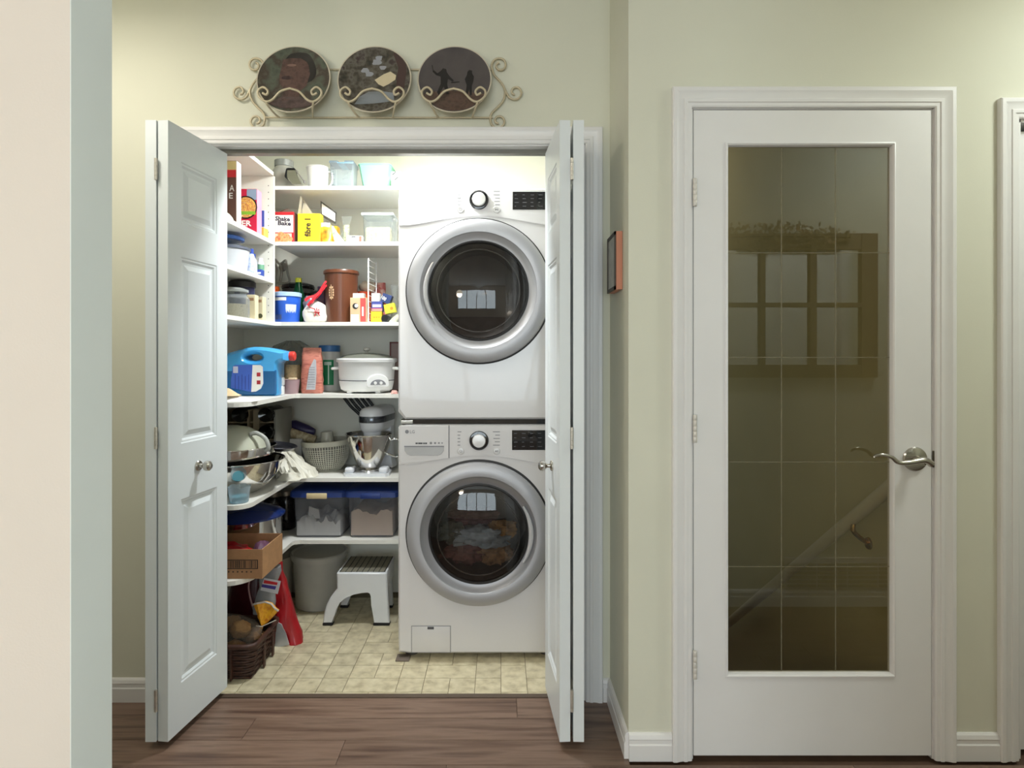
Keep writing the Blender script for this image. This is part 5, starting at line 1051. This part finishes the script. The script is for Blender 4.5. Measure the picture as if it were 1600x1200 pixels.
t, x0, x1, zt = bin_('clear bin of white sugar with blue lid and cream latch', 454.5, 537, .080, (232,230,222), True)
obj('scoop', MB().prism([(X(481, Y+.05), z+.085), (X(500, Y+.05), z+.085), (X(498, Y+.05), z+.13), (X(483, Y+.05), z+.145)], Y+.05, Y+.056), WCARD, t, 0)
bin_('clear bin of tan flour with blue lid beside the washer', 540, 619, .125, (232,208,184), False)
c = (-1.185, 2.835, z); t = thing('blue_lid_pot', 'wide steel pot under a shiny dark blue lid', 'pot', c)
lathe_obj('body', [(0, .0), (.15, 0), (.158, .008), (.160, .150)], c, CHROME, t, 56); lathe_obj('lid', [(.161, .148), (.172, .150), (.172, .158), (.15, .172), (.09, .19), (.03, .198), (0, .199)], c, M('navy_enamel_lid', (26,48,110), .15, var=.05, coat=.5), t, 56)
for k_, (xx, yy, lb) in enumerate(((X(425, 3.1), 3.12, 'dark lidded jar behind the blue-lidded pot'), (X(444, 3.12), 3.15, 'second dark jar next to the left storage bin'))):
    c = (xx, yy, z); t = thing('dark_jar', lb, 'jar', c); lathe_obj('body', [(0, 0), (.045, 0), (.048, .006), (.048, .15), (.036, .175)], c, M('dark_jar_glass', (34,30,28), .15, var=.2), t); lathe_obj('lid', [(.038, .172), (.04, .174), (.04, .195), (0, .197)], c, M('dull_steel', (150,140,126), .3, .8), t)
# open carton
x0, x1, y0, y1, zt = -1.335, -.952, 2.43, 2.655, z+.117
t = thing('open_cardboard_box', 'open brown cardboard tray with a printed barcode block', 'box', ((x0+x1)/2, (y0+y1)/2, z))
obj('front_wall', MB().box(x0, x1, y0, y0+.004, z, zt), KRAFT, t, 0); obj('back_wall', MB().box(x0, x1, y1-.004, y1, z, zt), KRAFT, t, 0); obj('bottom', MB().box(x0+.004, x1-.004, y0+.004, y1-.004, z, z+.004), KRAFT, t, 0)
for a, b in ((x0, x0+.004), (x1-.004, x1)): obj('side_wall', MB().box(a, b, y0+.004, y1-.004, z, zt), M('kraft_side', (182,138,96), .8, var=.08, scale=40), t, 0)
INK = M('barcode_black', (48,38,32), .7); bx1 = X(403, y0); bz0, bz1 = Z(889, y0), Z(874.5, y0)
m = MB().box(x0+.02, bx1, y0-.0006, y0, bz1-.003, bz1).box(x0+.02, bx1, y0-.0006, y0, bz0, bz0+.003).box(bx1-.004, bx1, y0-.0006, y0, bz0, bz1)
obj('barcode_border', m, INK, t, 0); random.seed(2); xx = bx1-.008; m = MB()
while xx > x0+.03: w_ = random.choice((.0015, .003, .0045)); m.box(xx-w_, xx, y0-.0006, y0, bz0+.004, bz1-.004); xx -= w_+random.choice((.002, .003, .0045))
obj('barcode_bars', m, INK, t, 0)
m = MB()
for k_ in range(8): m.box(bx1-.03-.018*k_, bx1-.024-.018*k_, y0-.0006, y0, bz0-.014, bz0-.009)
obj('barcode_digits', m, INK, t, 0)
single('red_packet', MB().blob((-1.14, 2.54, z+.055), (.11, .085, .05), 26, .3, 3), M('glossy_red', (170,30,34), .25, var=.15), 'shiny red packet inside the open cardboard tray', 'packet', (-1.14, 2.54, z+.006))
single('purple_packet', MB().blob((-1.005, 2.57, z+.058), (.044, .06, .05), 22, .25, 6), M('glossy_purple', (104,70,92), .22, var=.2), 'shiny purple packet in the right end of the cardboard tray', 'packet', (-1.005, 2.57, z+.008))

# ---------------------------------------------------------------- closet floor
c = (X(499, 3.17), 3.17, .0005); t = thing('plastic_bucket', 'large frosted plastic bucket with lid under the lowest shelf', 'bucket', c)
lathe_obj('body', [(0, 0), (.112, 0), (.118, .006), (.132, .255)], c, FROST, t, 48); lathe_obj('lid', [(.133, .245), (.143, .247), (.144, .272), (.138, .277), (.130, .270), (0, .268)], c, CLEAR('bucket_lid', (220,220,214), .8, (190,188,180), .35, .15), t, 48)
c = (-1.187, 3.17, .0005); t = thing('plastic_bucket', 'smaller frosted bucket half hidden behind the red bag', 'bucket', c)
lathe_obj('body', [(0, 0), (.085, 0), (.09, .006), (.1, .235)], c, FROST, t, 40); lathe_obj('lid', [(.1, .228), (.108, .23), (.108, .252), (0, .252)], c, CLEAR('bucket_lid', ()), t, 40)
# step stool
ys = 2.905; cxs = X(565, ys); t = thing('step_stool', 'white plastic step stool with grey ribbed tread and black feet', 'stool', (cxs, ys+.13, 0))
outl = [(-.186, .012), (-.180, .06), (-.168, .10), (-.150, .135), (-.130, .162), (-.118, .175), (-.120, .249), (-.112, .254), (.112, .254), (.120, .248), (.124, .15), (.132, .012), (.056, .012), (.052, .10), (.050, .140), (.044, .158), (.030, .165), (.0, .163), (-.04, .155), (-.08, .138), (-.108, .115), (-.126, .085), (-.136, .05), (-.140, .012)]
outl = [(cxs+a, b) for a, b in outl]
STL = M('stool_white', (224,226,228), .3, var=.015)
for a, b, kk in ((ys, ys+.035, 1), (ys+.205, ys+.24, .84)): obj('arch_end', MB().prism([(cxs+(p[0]-cxs)*kk, p[1]) for p in outl], a, b, bev=.006), STL, t, 40)
obj('side_skirt', MB().box(cxs+.095, cxs+.119, ys+.03, ys+.21, .17, .248, .004), STL, t); obj('side_skirt', MB().box(cxs-.119, cxs-.095, ys+.03, ys+.21, .18, .248, .004), STL, t)
obj('top_deck', MB().box(cxs-.119, cxs+.119, ys+.004, ys+.238, .236, .254, .005), STL, t)
tr = obj('tread', MB().box(cxs-.108, cxs+.110, ys+.012, ys+.23, .253, .2565, .001, 1), M('grey_tread', (128,124,108), .9, var=.25, scale=260, bump=.5, bscale=500), t, 0)
for k_ in range(9): xx = cxs-.105+k_*.0265; obj('tread_groove', MB().tube(spline([(xx, ys+.010, .2555), (xx+.002, ys+.10, .2562), (xx, ys+.232, .2555)], 5), .0022, 6), M('groove_black', (30,28,26), .8), tr)
for a, b in ((-.187, -.139), (.055, .133)):
    for yy, kk in ((ys+.0, 1), (ys+.205, .84)): obj('foot', MB().box(cxs+a*kk, cxs+b*kk, yy-.001, yy+.036, 0.0005, .013, .003), M('black_rubber', (22,21,20), .8), t)
# wicker basket and what is in and behind it
x0, x1, y0, y1 = -1.34, -.985, 2.415, 2.66; hb = .135
t = thing('wicker_basket', 'dark brown woven basket on the closet floor by the left door', 'basket', ((x0+x1)/2, (y0+y1)/2, .0005))
WK = M('dark_wicker', (70,42,32), .45, var=.3, scale=70, bump=.3)
for k_ in range(12):
    zz_ = .006+k_*.0112; fl_ = -.012+.024*k_/11
    p = [(a, b) for a, b in rrect((x0+x1)/2, (y0+y1)/2, x0-fl_, x1+fl_, y0-fl_, y1+fl_, .035, 96)]
    pts = [Vector((a+.0022*math.cos(PI*(j//3+k_))*0+ (a-(x0+x1)/2)*.014*math.cos(PI*j/3+PI*k_), b+(b-(y0+y1)/2)*.018*math.cos(PI*j/3+PI*k_), zz_)) for j, (a, b) in enumerate(p)]
    obj('wicker_strand', MB().tube(pts, .0045, 6, closed=True), WK, t, 60)
obj('bottom', MB().box(x0+.01, x1-.01, y0+.01, y1-.01, .001, .008), WK, t, 0)
obj('lining', MB().rings([[(a, b, zz_) for a, b in rrect((x0+x1)/2, (y0+y1)/2, x0+i_, x1-i_, y0+i_, y1-i_, .03, 64)] for zz_, i_ in ((.006, .014), (hb, -.008))], True, False, False), M('basket_lining', (34,20,16), .8), t, 60)
obj('rim', MB().tube([Vector((a, b, hb+.004)) for a, b in rrect((x0+x1)/2, (y0+y1)/2, x0-.014, x1+.014, y0-.014, y1+.014, .035, 64)], .010, 8, closed=True), WK, t, 60)
for (a, b) in ((x1+.008, y0+.10), (x1+.008, y1-.05), (x0+.15, y0-.009), (x1-.08, y0-.009)): obj('stake', MB().box(a-.004, a+.004, b-.010, b+.010, .004, hb, .003), WK, t)
random.seed(11)
pos = [(-1.26, 2.48, .095), (-1.17, 2.47, .10), (-1.08, 2.47, .10), (-1.23, 2.56, .105), (-1.13, 2.55, .165), (-1.04, 2.56, .11), (-1.20, 2.50, .165), (-1.28, 2.57, .15), (-1.07, 2.50, .165)]
lbs = ['at the left front of the basket', 'in the middle of the basket front', 'at the right front of the basket', 'at the left back of the basket', 'on top in the middle of the basket', 'at the right back of the basket', 'on top towards the left of the basket', 'highest at the far left of the basket', 'on top towards the right of the basket']
for k_, p in enumerate(pos): single('potato', MB().blob(p, (.045, .038, .033), 16, .2, k_), MOTTLE('potato_skin', [(140,104,66),(170,132,88),(120,88,56)], 30, .7, bump=.3), 'brown potato '+lbs[k_], 'potato', (p[0], p[1], p[2]-.033), 'potatoes in the basket')
t = thing('potato_bag', 'clear plastic bag over the potatoes in the wicker basket', 'bag', (-1.16, 2.52, .1)); obj('film', MB().bag([(-1.16+.002*k_, 2.525, .10+.115*k_/8, [.15, .155, .155, .15, .14, .12, .095, .06, .02][k_], [.1, .1, .1, .098, .09, .08, .06, .04, .015][k_]) for k_ in range(9)], 48, .010, 5, freq=24), CLEAR('bag_film', (226,218,206), .07, (206,196,184), .08, .3), t, 60)
# bread bag with orange end
yb = 2.60; q = lambda a, b, y=yb: (X(a, y), Z(b, y))
t = thing('bread_bag', 'clear bread bag with printed label and flared orange end', 'bag', (q(420, 960)[0], yb, .14))
obj('bag_body', MB().bag([(q(418-.6*k_, 0)[0]-.03+.006*k_, yb+.03, q(0, 960-8.0*k_)[1], .040+.004*math.sin(k_), .035-.001*k_) for k_ in range(10)], 32, .008, 7), CLEAR('bread_film', (206,208,210), .6, (176,180,184), .15, .3), t, 60)
lp = [q(409, 920), q(415, 901), q(441, 906), q(436, 926)]
lb_ = obj('label', MB().prism(lp, yb-.016, yb-.0145), M('label_grey', (206,206,212), .5), t, 0)
obj('label_band', MB().prism([q(414, 909), q(415, 904), q(436, 908), q(435, 912)], yb-.0168, yb-.0158), RED, lb_, 0); obj('label_band', MB().prism([q(411, 915), q(412, 910.5), q(434, 914), q(432, 919)], yb-.0168, yb-.0158), M('indigo_ink', (70,60,140), .5), lb_, 0)
fan = [q(401, 939), q(408, 936), q(418, 936), q(428, 939), q(436, 944), q(439.5, 949), q(432, 958), q(424, 966), q(418, 970), q(413, 969), q(407, 957)]
m = MB(); fp = [Vector((p[0], yb-.035-.010*math.sin(i*1.9), p[1])) for i, p in enumerate(fan)]; cc = Vector((q(415.5, 972)[0], yb-.045, q(0, 972)[1]))
m.add([tuple(p) for p in fp]+[tuple(cc)]+[tuple(p+Vector((0, .012, 0))) for p in fp]+[tuple(cc+Vector((0, .012, 0)))], [(i, i+1, 11) for i in range(10)]+[(i+13-1, i+12+1-0, 23) for i in range(0)]+[(12+i+1, 12+i, 23) for i in range(10)]+[(i, 12+i, 12+i+1, i+1) for i in range(10)])
obj('orange_end', m, MOTTLE('orange_film', [(226,140,30),(250,186,50),(206,110,24)], 40, .35), t, 0)
obj('end_rim', MB().tube([p+Vector((0, -.002, 0)) for p in fp[:6]], .004, 6), M('film_edge', (214,206,200), .4), t); obj('tail', MB().prism([q(413, 971), q(418, 971), q(414, 986), q(408, 990)], yb-.052, yb-.044), M('tan_film', (206,160,90), .4), t, 0)
obj('wire_tie', MB().tube([(q(408, 970)[0], yb-.055, q(0, 969)[1]), (q(417, 972)[0], yb-.056, q(0, 970)[1]), (q(438, 960)[0], yb-.05, q(0, 961)[1])], .0022, 6), M('tie_pale', (206,200,190), .4), t)
# red bags
yr_ = 2.70; q = lambda a, b, y=yr_: (X(a, y), Z(b, y))
t = thing('red_snack_bag', 'tall red and silver snack bag slumped behind the basket', 'bag', (q(448, 1010)[0], yr_+.03, .0005))
secs = [(q(447, 0)[0]-.002, .058, .045), (q(444, 0)[0], .055, .045), (q(441, 0)[0], .048, .042), (q(438, 0)[0], .044, .04), (q(436, 0)[0], .042, .036), (q(434, 0)[0], .04, .032), (q(431, 0)[0], .038, .026), (q(428, 0)[0], .036, .02), (q(424, 0)[0], .036, .012), (q(420, 0)[0], .034, .004)]
ztop = q(0, 884)[1]
obj('bag', MB().bag([(a, yr_+.05, .001+ztop*k_/9, b, c__) for k_, (a, b, c__) in enumerate(secs)], 64, .014, 13, pw=3), M('red_foil', (166,26,34), .28, var=.12, scale=14), t, 60)
obj('silver_panel', MB().prism([q(434, 972), q(440, 975), q(447, 990), q(452, 1007), q(440, 1010), q(430, 1010), q(431, 990)], yr_-.002, yr_+.004, T=Matrix.Translation((0, -.002, 0))), M('silver_foil', (190,192,196), .3, .3, var=.1), t, 0)
t = thing('maroon_bag', 'dark maroon bag in the shadow under the lowest shelf', 'bag', (X(378, 2.75), 2.78, .0005)); obj('bag', MB().bag([(X(382, 2.78), 2.80, .001+.34*k_/9, .088*(1-.3*(k_/9)**2), .05*(1-.8*(k_/9)**2)) for k_ in range(10)], 40, .010, 17), M('maroon_foil', (74,16,24), .3, var=.2), t, 60)
obj('seam', MB().tube(spline([(X(395, 2.74), 2.755, .33), (X(388, 2.74), 2.745, .26), (X(390, 2.74), 2.745, .2), (X(396, 2.74), 2.75, .13)], 6), .004, 6), M('seam_pink', (190,150,150), .5), t)
# detergent bottle at the right of the washer
c = (.315, 2.62, .0005); t = thing('bleach_bottle', 'blue and white bottle on the floor right of the washer', 'bottle', c)
lathe_obj('body', [(0, 0), (.045, 0), (.05, .008), (.05, .19), (.03, .235), (.018, .245)], c, M('bottle_pale_blue', (186,206,216), .35), t); lathe_obj('cap', [(.02, .243), (.022, .245), (.022, .285), (0, .286)], c, BLACKP, t); lathe_obj('label_band', [(.0506, .07), (.0508, .16)], c, M('white_blue_label', (214,222,232), .4), t); lathe_obj('red_stripe', [(.0511, .148), (.0511, .165)], c, RED, t)

# ================================================================== wall decor
IRON = M('champagne_iron', (196,184,156), .45, .25, var=.06, scale=40)
wx = lambda p: X(p, YW); wz = lambda p: Z(p, YW)
def wp(a, b, d=.012): return Vector((wx(a), YW-d, wz(b)))
t = thing('plate_rack', 'scrolled cream metal wall rack holding three plates over the closet', 'plate rack', (wx(590), YW, wz(200)))
def scroll(cx_, cy_, r0, a0, turns, n=26, d=.012, k=.25):
    return [wp(cx_+(r0*(1-(1-k)*i/n))*math.cos(math.radians(a0+turns*i/n)), cy_+(r0*(1-(1-k)*i/n))*math.sin(math.radians(a0+turns*i/n)), d) for i in range(n+1)]
m = MB(); rt = .0042
m.tube([wp(409, 111), wp(769, 111)], .0030, 8); m.tube([wp(416, 185.5), wp(770, 185.5)], .0034, 8)
for s__ in (1, -1):
    f = (lambda a: a) if s__ == 1 else (lambda a: 1182-a)
    FW = lambda L: [Vector((wx(f(a)), YW-.012, wz(b))) for a, b in L]
    def sc(cx_, cy_, r0, a0, turns, k=.28, n=26): return [(cx_+r0*(1-(1-k)*i/n)*math.cos(math.radians(a0+turns*i/n)), cy_+r0*(1-(1-k)*i/n)*math.sin(math.radians(a0+turns*i/n))) for i in range(n+1)]
    m.tube(FW(sc(401, 104.5, 13.5, 30, -470)), rt, 8)
    m.tube(FW([(p.x, p.y) for p in spline([(x_, y_, 0) for x_, y_ in ((412.5, 111), (410, 119), (400, 130), (394, 140), (393, 150), (397, 161), (405, 170), (413, 178), (416, 186), (415, 193))], 5)]), rt, 8)
    m.tube(FW(sc(403, 191, 12.5, 10, 440)), rt, 8); m.tube(FW(sc(377, 146, 13, 20, 420)), rt, 8); m.tube(FW([(388.6, 150.4), (391, 147), (393, 142)]), rt, 8)
obj('scroll_frame', m, IRON, t, 60)
PXC = (464.5, 588.5, 711.5)
for k_, px in enumerate(PXC):
    m = MB(); d = .082
    L = [(px-27, 166), (px-29, 168)]
    lft = [(p.x, p.y) for p in spline([(x_, y_, 0) for x_, y_ in ((px-41, 160), (px-35, 163), (px-33, 157), (px-40, 151.5), (px-47.5, 157), (px-46, 166), (px-36, 173), (px-26, 170), (px-14, 158), (px, 153.5))], 6)]
    path = lft+[(2*px-a, b) for a, b in lft[::-1][1:]]
    m.tube([wp(a, b, d) for a, b in path], .0042, 8)
    for s__ in (-1, 1): m.tube(spline([wp(px+s__*36, 172.5, d), wp(px+s__*34, 178, d-.006), wp(px+s__*29, 184.5, .040), wp(px+s__*26, 185.5, .012)], 5), .0036, 8)
    obj('cradle', m, IRON, t, 60)
def plate(px, label, deco):
    c = Vector((wx(px), YW-.030, wz(132.5))); R = .1365; th = math.radians(11)
    T = Matrix.Translation(c) @ Matrix.Rotation(PI/2, 4, 'X') @ Matrix.Rotation(0, 4, 'X')
    T = Matrix.Translation(c) @ Matrix.Rotation(PI/2-th, 4, 'X')
    pt_ = thing('decorative_plate', label, 'plate', tuple(c-Vector((0, 0, .13))))
    prof = [(0, -.004), (.08, -.005), (.085, -.003), (R-.004, .009), (R, .012), (R-.001, .014), (R-.006, .0125), (.088, .002), (0, .0005)]
    obj('plate_body', MB().lathe(prof, n=72, T=T, cap0=False, cap1=False), M('plate_glaze', (206,196,176), .15, coat=.5), pt_)
    deco(pt_, T, R); return pt_
def face(pt_, T, R, mat, name):
    return obj(name, MB().lathe([(R-.005, .0138), (.088, .0030), (0, .0014)], n=72, T=T, cap0=False, cap1=False), mat, pt_)
def shape(pt_, T, poly, mat, name, lift, face_o):
    """flat print following the shallow dish"""
    bm = bmesh.new(); vv = [bm.verts.new((a, b, 0)) for a, b in poly]; bm.faces.new(vv)
    bmesh.ops.triangulate(bm, faces=bm.faces[:]); bmesh.ops.subdivide_edges(bm, edges=bm.edges[:], cuts=3, use_grid_fill=True)
    for v in bm.verts:
        r = v.co.length
        if r > .129: v.co = v.co*(.129/r); r = .129
        v.co.z = (.0014+(.0016*r/.088) if r < .088 else .003+(.0138-.003)*(r-.088)/(.1315-.088))+lift
    return obj(name, MB().frombm(bm, T), mat, face_o if face_o else pt_, 0)
S = .00240  # metres per photo pixel on this wall
def pl(L, px): return [((a-px)*S, -(b-132.5)*S*1.08) for a, b in L]
def ell(cx_, cy_, rx, ry, px, n=28, a0=0, wob=0): return [((cx_+rx*(1+wob*math.sin(3*q_+a0))*math.cos(q_)-px)*S, -(cy_+ry*(1+wob*math.cos(2*q_))*math.sin(q_)-132.5)*S*1.08) for q_ in [2*PI*i/n for i in range(n)]]
def deco1(p, T, R):
    px = PXC[0]; f = face(p, T, R, MOTTLE('bush_print', [(50,54,46),(84,90,78),(64,54,46),(100,100,86)], 16, .2, coat=.5, bump=0), 'printed_scene')
    shape(p, T, ell(470, 114, 27, 27, px, wob=.08), M('hair_ink', (30,26,26), .25, coat=.5), 'printed_hair', .0004, f)
    shape(p, T, pl([(445, 100), (455, 97), (472, 97), (484, 104), (488, 122), (484, 140), (474, 150), (474, 172), (446, 172), (449, 145), (443, 138), (441, 125)], px), MOTTLE('skin_print', [(66,46,43),(92,68,62),(56,40,38)], 40, .25, coat=.5, bump=0), 'printed_head', .0008, f)
    shape(p, T, pl([(428, 172), (446, 158), (474, 158), (496, 168), (500, 178), (430, 178)], px), MOTTLE('shoulder_print', [(64,50,48),(92,74,72),(70,58,58)], 30, .25, coat=.5, bump=0), 'printed_shoulders', .0010, f)
    shape(p, T, ell(459, 108, 7, 2, px), M('brow_light', (118,90,80), .3), 'printed_highlight', .0012, f); shape(p, T, ell(452, 128, 8, 3, px), M('lip_ink', (58,40,40), .3), 'printed_mouth', .0012, f)
def deco2(p, T, R):
    px = PXC[1]; f = face(p, T, R, MOTTLE('foliage_print', [(44,44,38),(70,64,54),(96,92,84),(58,46,44)], 42, .2, coat=.5, bump=0), 'printed_scene')
    shape(p, T, pl([(588, 131), (602, 122), (612, 118), (621, 124), (620, 131), (610, 138), (602, 142), (594, 138)], px), M('sky_print', (206,192,160), .25, coat=.5), 'printed_sky', .0004, f)
    for k2, (a, b, r) in enumerate(((573, 116, 6), (590, 103, 7), (579, 122, 6), (600, 112, 5), (594, 97, 5))): shape(p, T, ell(a, b, r, r*.8, px, 14, k2, .25), M('sky_gap_print', (150,152,158), .25, coat=.5), 'printed_sky_gap', .0005, f)
    shape(p, T, pl([(616, 92), (628, 88), (636, 100), (637, 120), (634, 152), (622, 156), (622, 130), (624, 112)], px), M('trunk_print', (66,46,44), .25, coat=.5), 'printed_trunk', .0008, f)
    shape(p, T, pl([(560, 172), (566, 158), (580, 150), (600, 149), (618, 152), (620, 166), (598, 168)], px), M('water_print', (136,142,148), .2, coat=.5), 'printed_water', .0006, f)
def deco3(p, T, R):
    px = PXC[2]; f = face(p, T, R, MOTTLE('dusk_print', [(62,58,60),(84,78,78),(70,64,66)], 5, .2, coat=.5, bump=0), 'printed_scene')
    shape(p, T, pl([(664, 158), (680, 150), (706, 148), (735, 150), (757, 156), (752, 168), (735, 180), (712, 184), (690, 180), (672, 170)], px), MOTTLE('ground_print', [(74,54,46),(96,74,64),(66,50,44)], 40, .3, coat=.5, bump=0), 'printed_ground', .0004, f)
    FI = M('figure_ink', (24,22,24), .25, coat=.5)
    shape(p, T, pl([(690, 117), (693, 113), (698, 114), (699, 119), (704, 126), (710, 132), (708, 134), (701, 129), (700, 138), (703, 154), (699, 154), (695, 142), (687, 156), (683, 155), (690, 138), (690, 126), (683, 124), (677, 118), (679, 116), (685, 121)], px), FI, 'printed_figure', .0008, f)
    shape(p, T, pl([(731, 118), (734, 115.5), (738, 117), (738, 121), (741, 126), (740, 134), (738, 140), (738, 156), (735, 156), (734, 146), (731, 156), (728, 156), (730, 140), (727, 130), (730, 124)], px), FI, 'printed_figure', .0008, f)
    shape(p, T, pl([(676, 109), (677, 109), (679, 119), (678, 119)], px), FI, 'printed_stick', .0009, f); shape(p, T, pl([(706, 134.5), (719, 133.5), (719, 135), (706, 136)], px), FI, 'printed_stick', .0009, f)
plate(PXC[0], 'left plate printed with a dark portrait head', deco1); plate(PXC[1], 'middle plate printed with trees over water', deco2); plate(PXC[2], 'right plate printed with two small dark figures', deco3)

# small picture on the side wall
yn_, yf_ = 2.037, 2.184; xf = X(961, yn_); zt, zb = Z(361, yn_), Z(452, yn_)
t = thing('small_picture', 'small dark-framed picture with wooden side hung on the narrow wall', 'picture', (XS, (yn_+yf_)/2, zb))
obj('wood_box', MB().box(xf+.003, XS-.001, yn_, yf_, zb, zt), M('salmon_wood', (198,130,100), .5, var=.08, scale=40, stretch=(1,1,.2)), t, 0)
m = MB()
for a, b, c_, d in ((yn_, yn_+.012, zb, zt), (yf_-.012, yf_, zb, zt), (yn_, yf_, zb, zb+.012), (yn_, yf_, zt-.012, zt)): m.box(xf-.001, xf+.004, a, b, c_, d)
obj('front_frame', m, M('dark_frame', (66,56,44), .5), t, 0); obj('print', MB().box(xf+.001, xf+.0032, yn_+.01, yf_-.01, zb+.01, zt-.01), MOTTLE('faded_print', [(150,146,130),(176,172,156),(110,112,110)], 14, .3), t, 0)
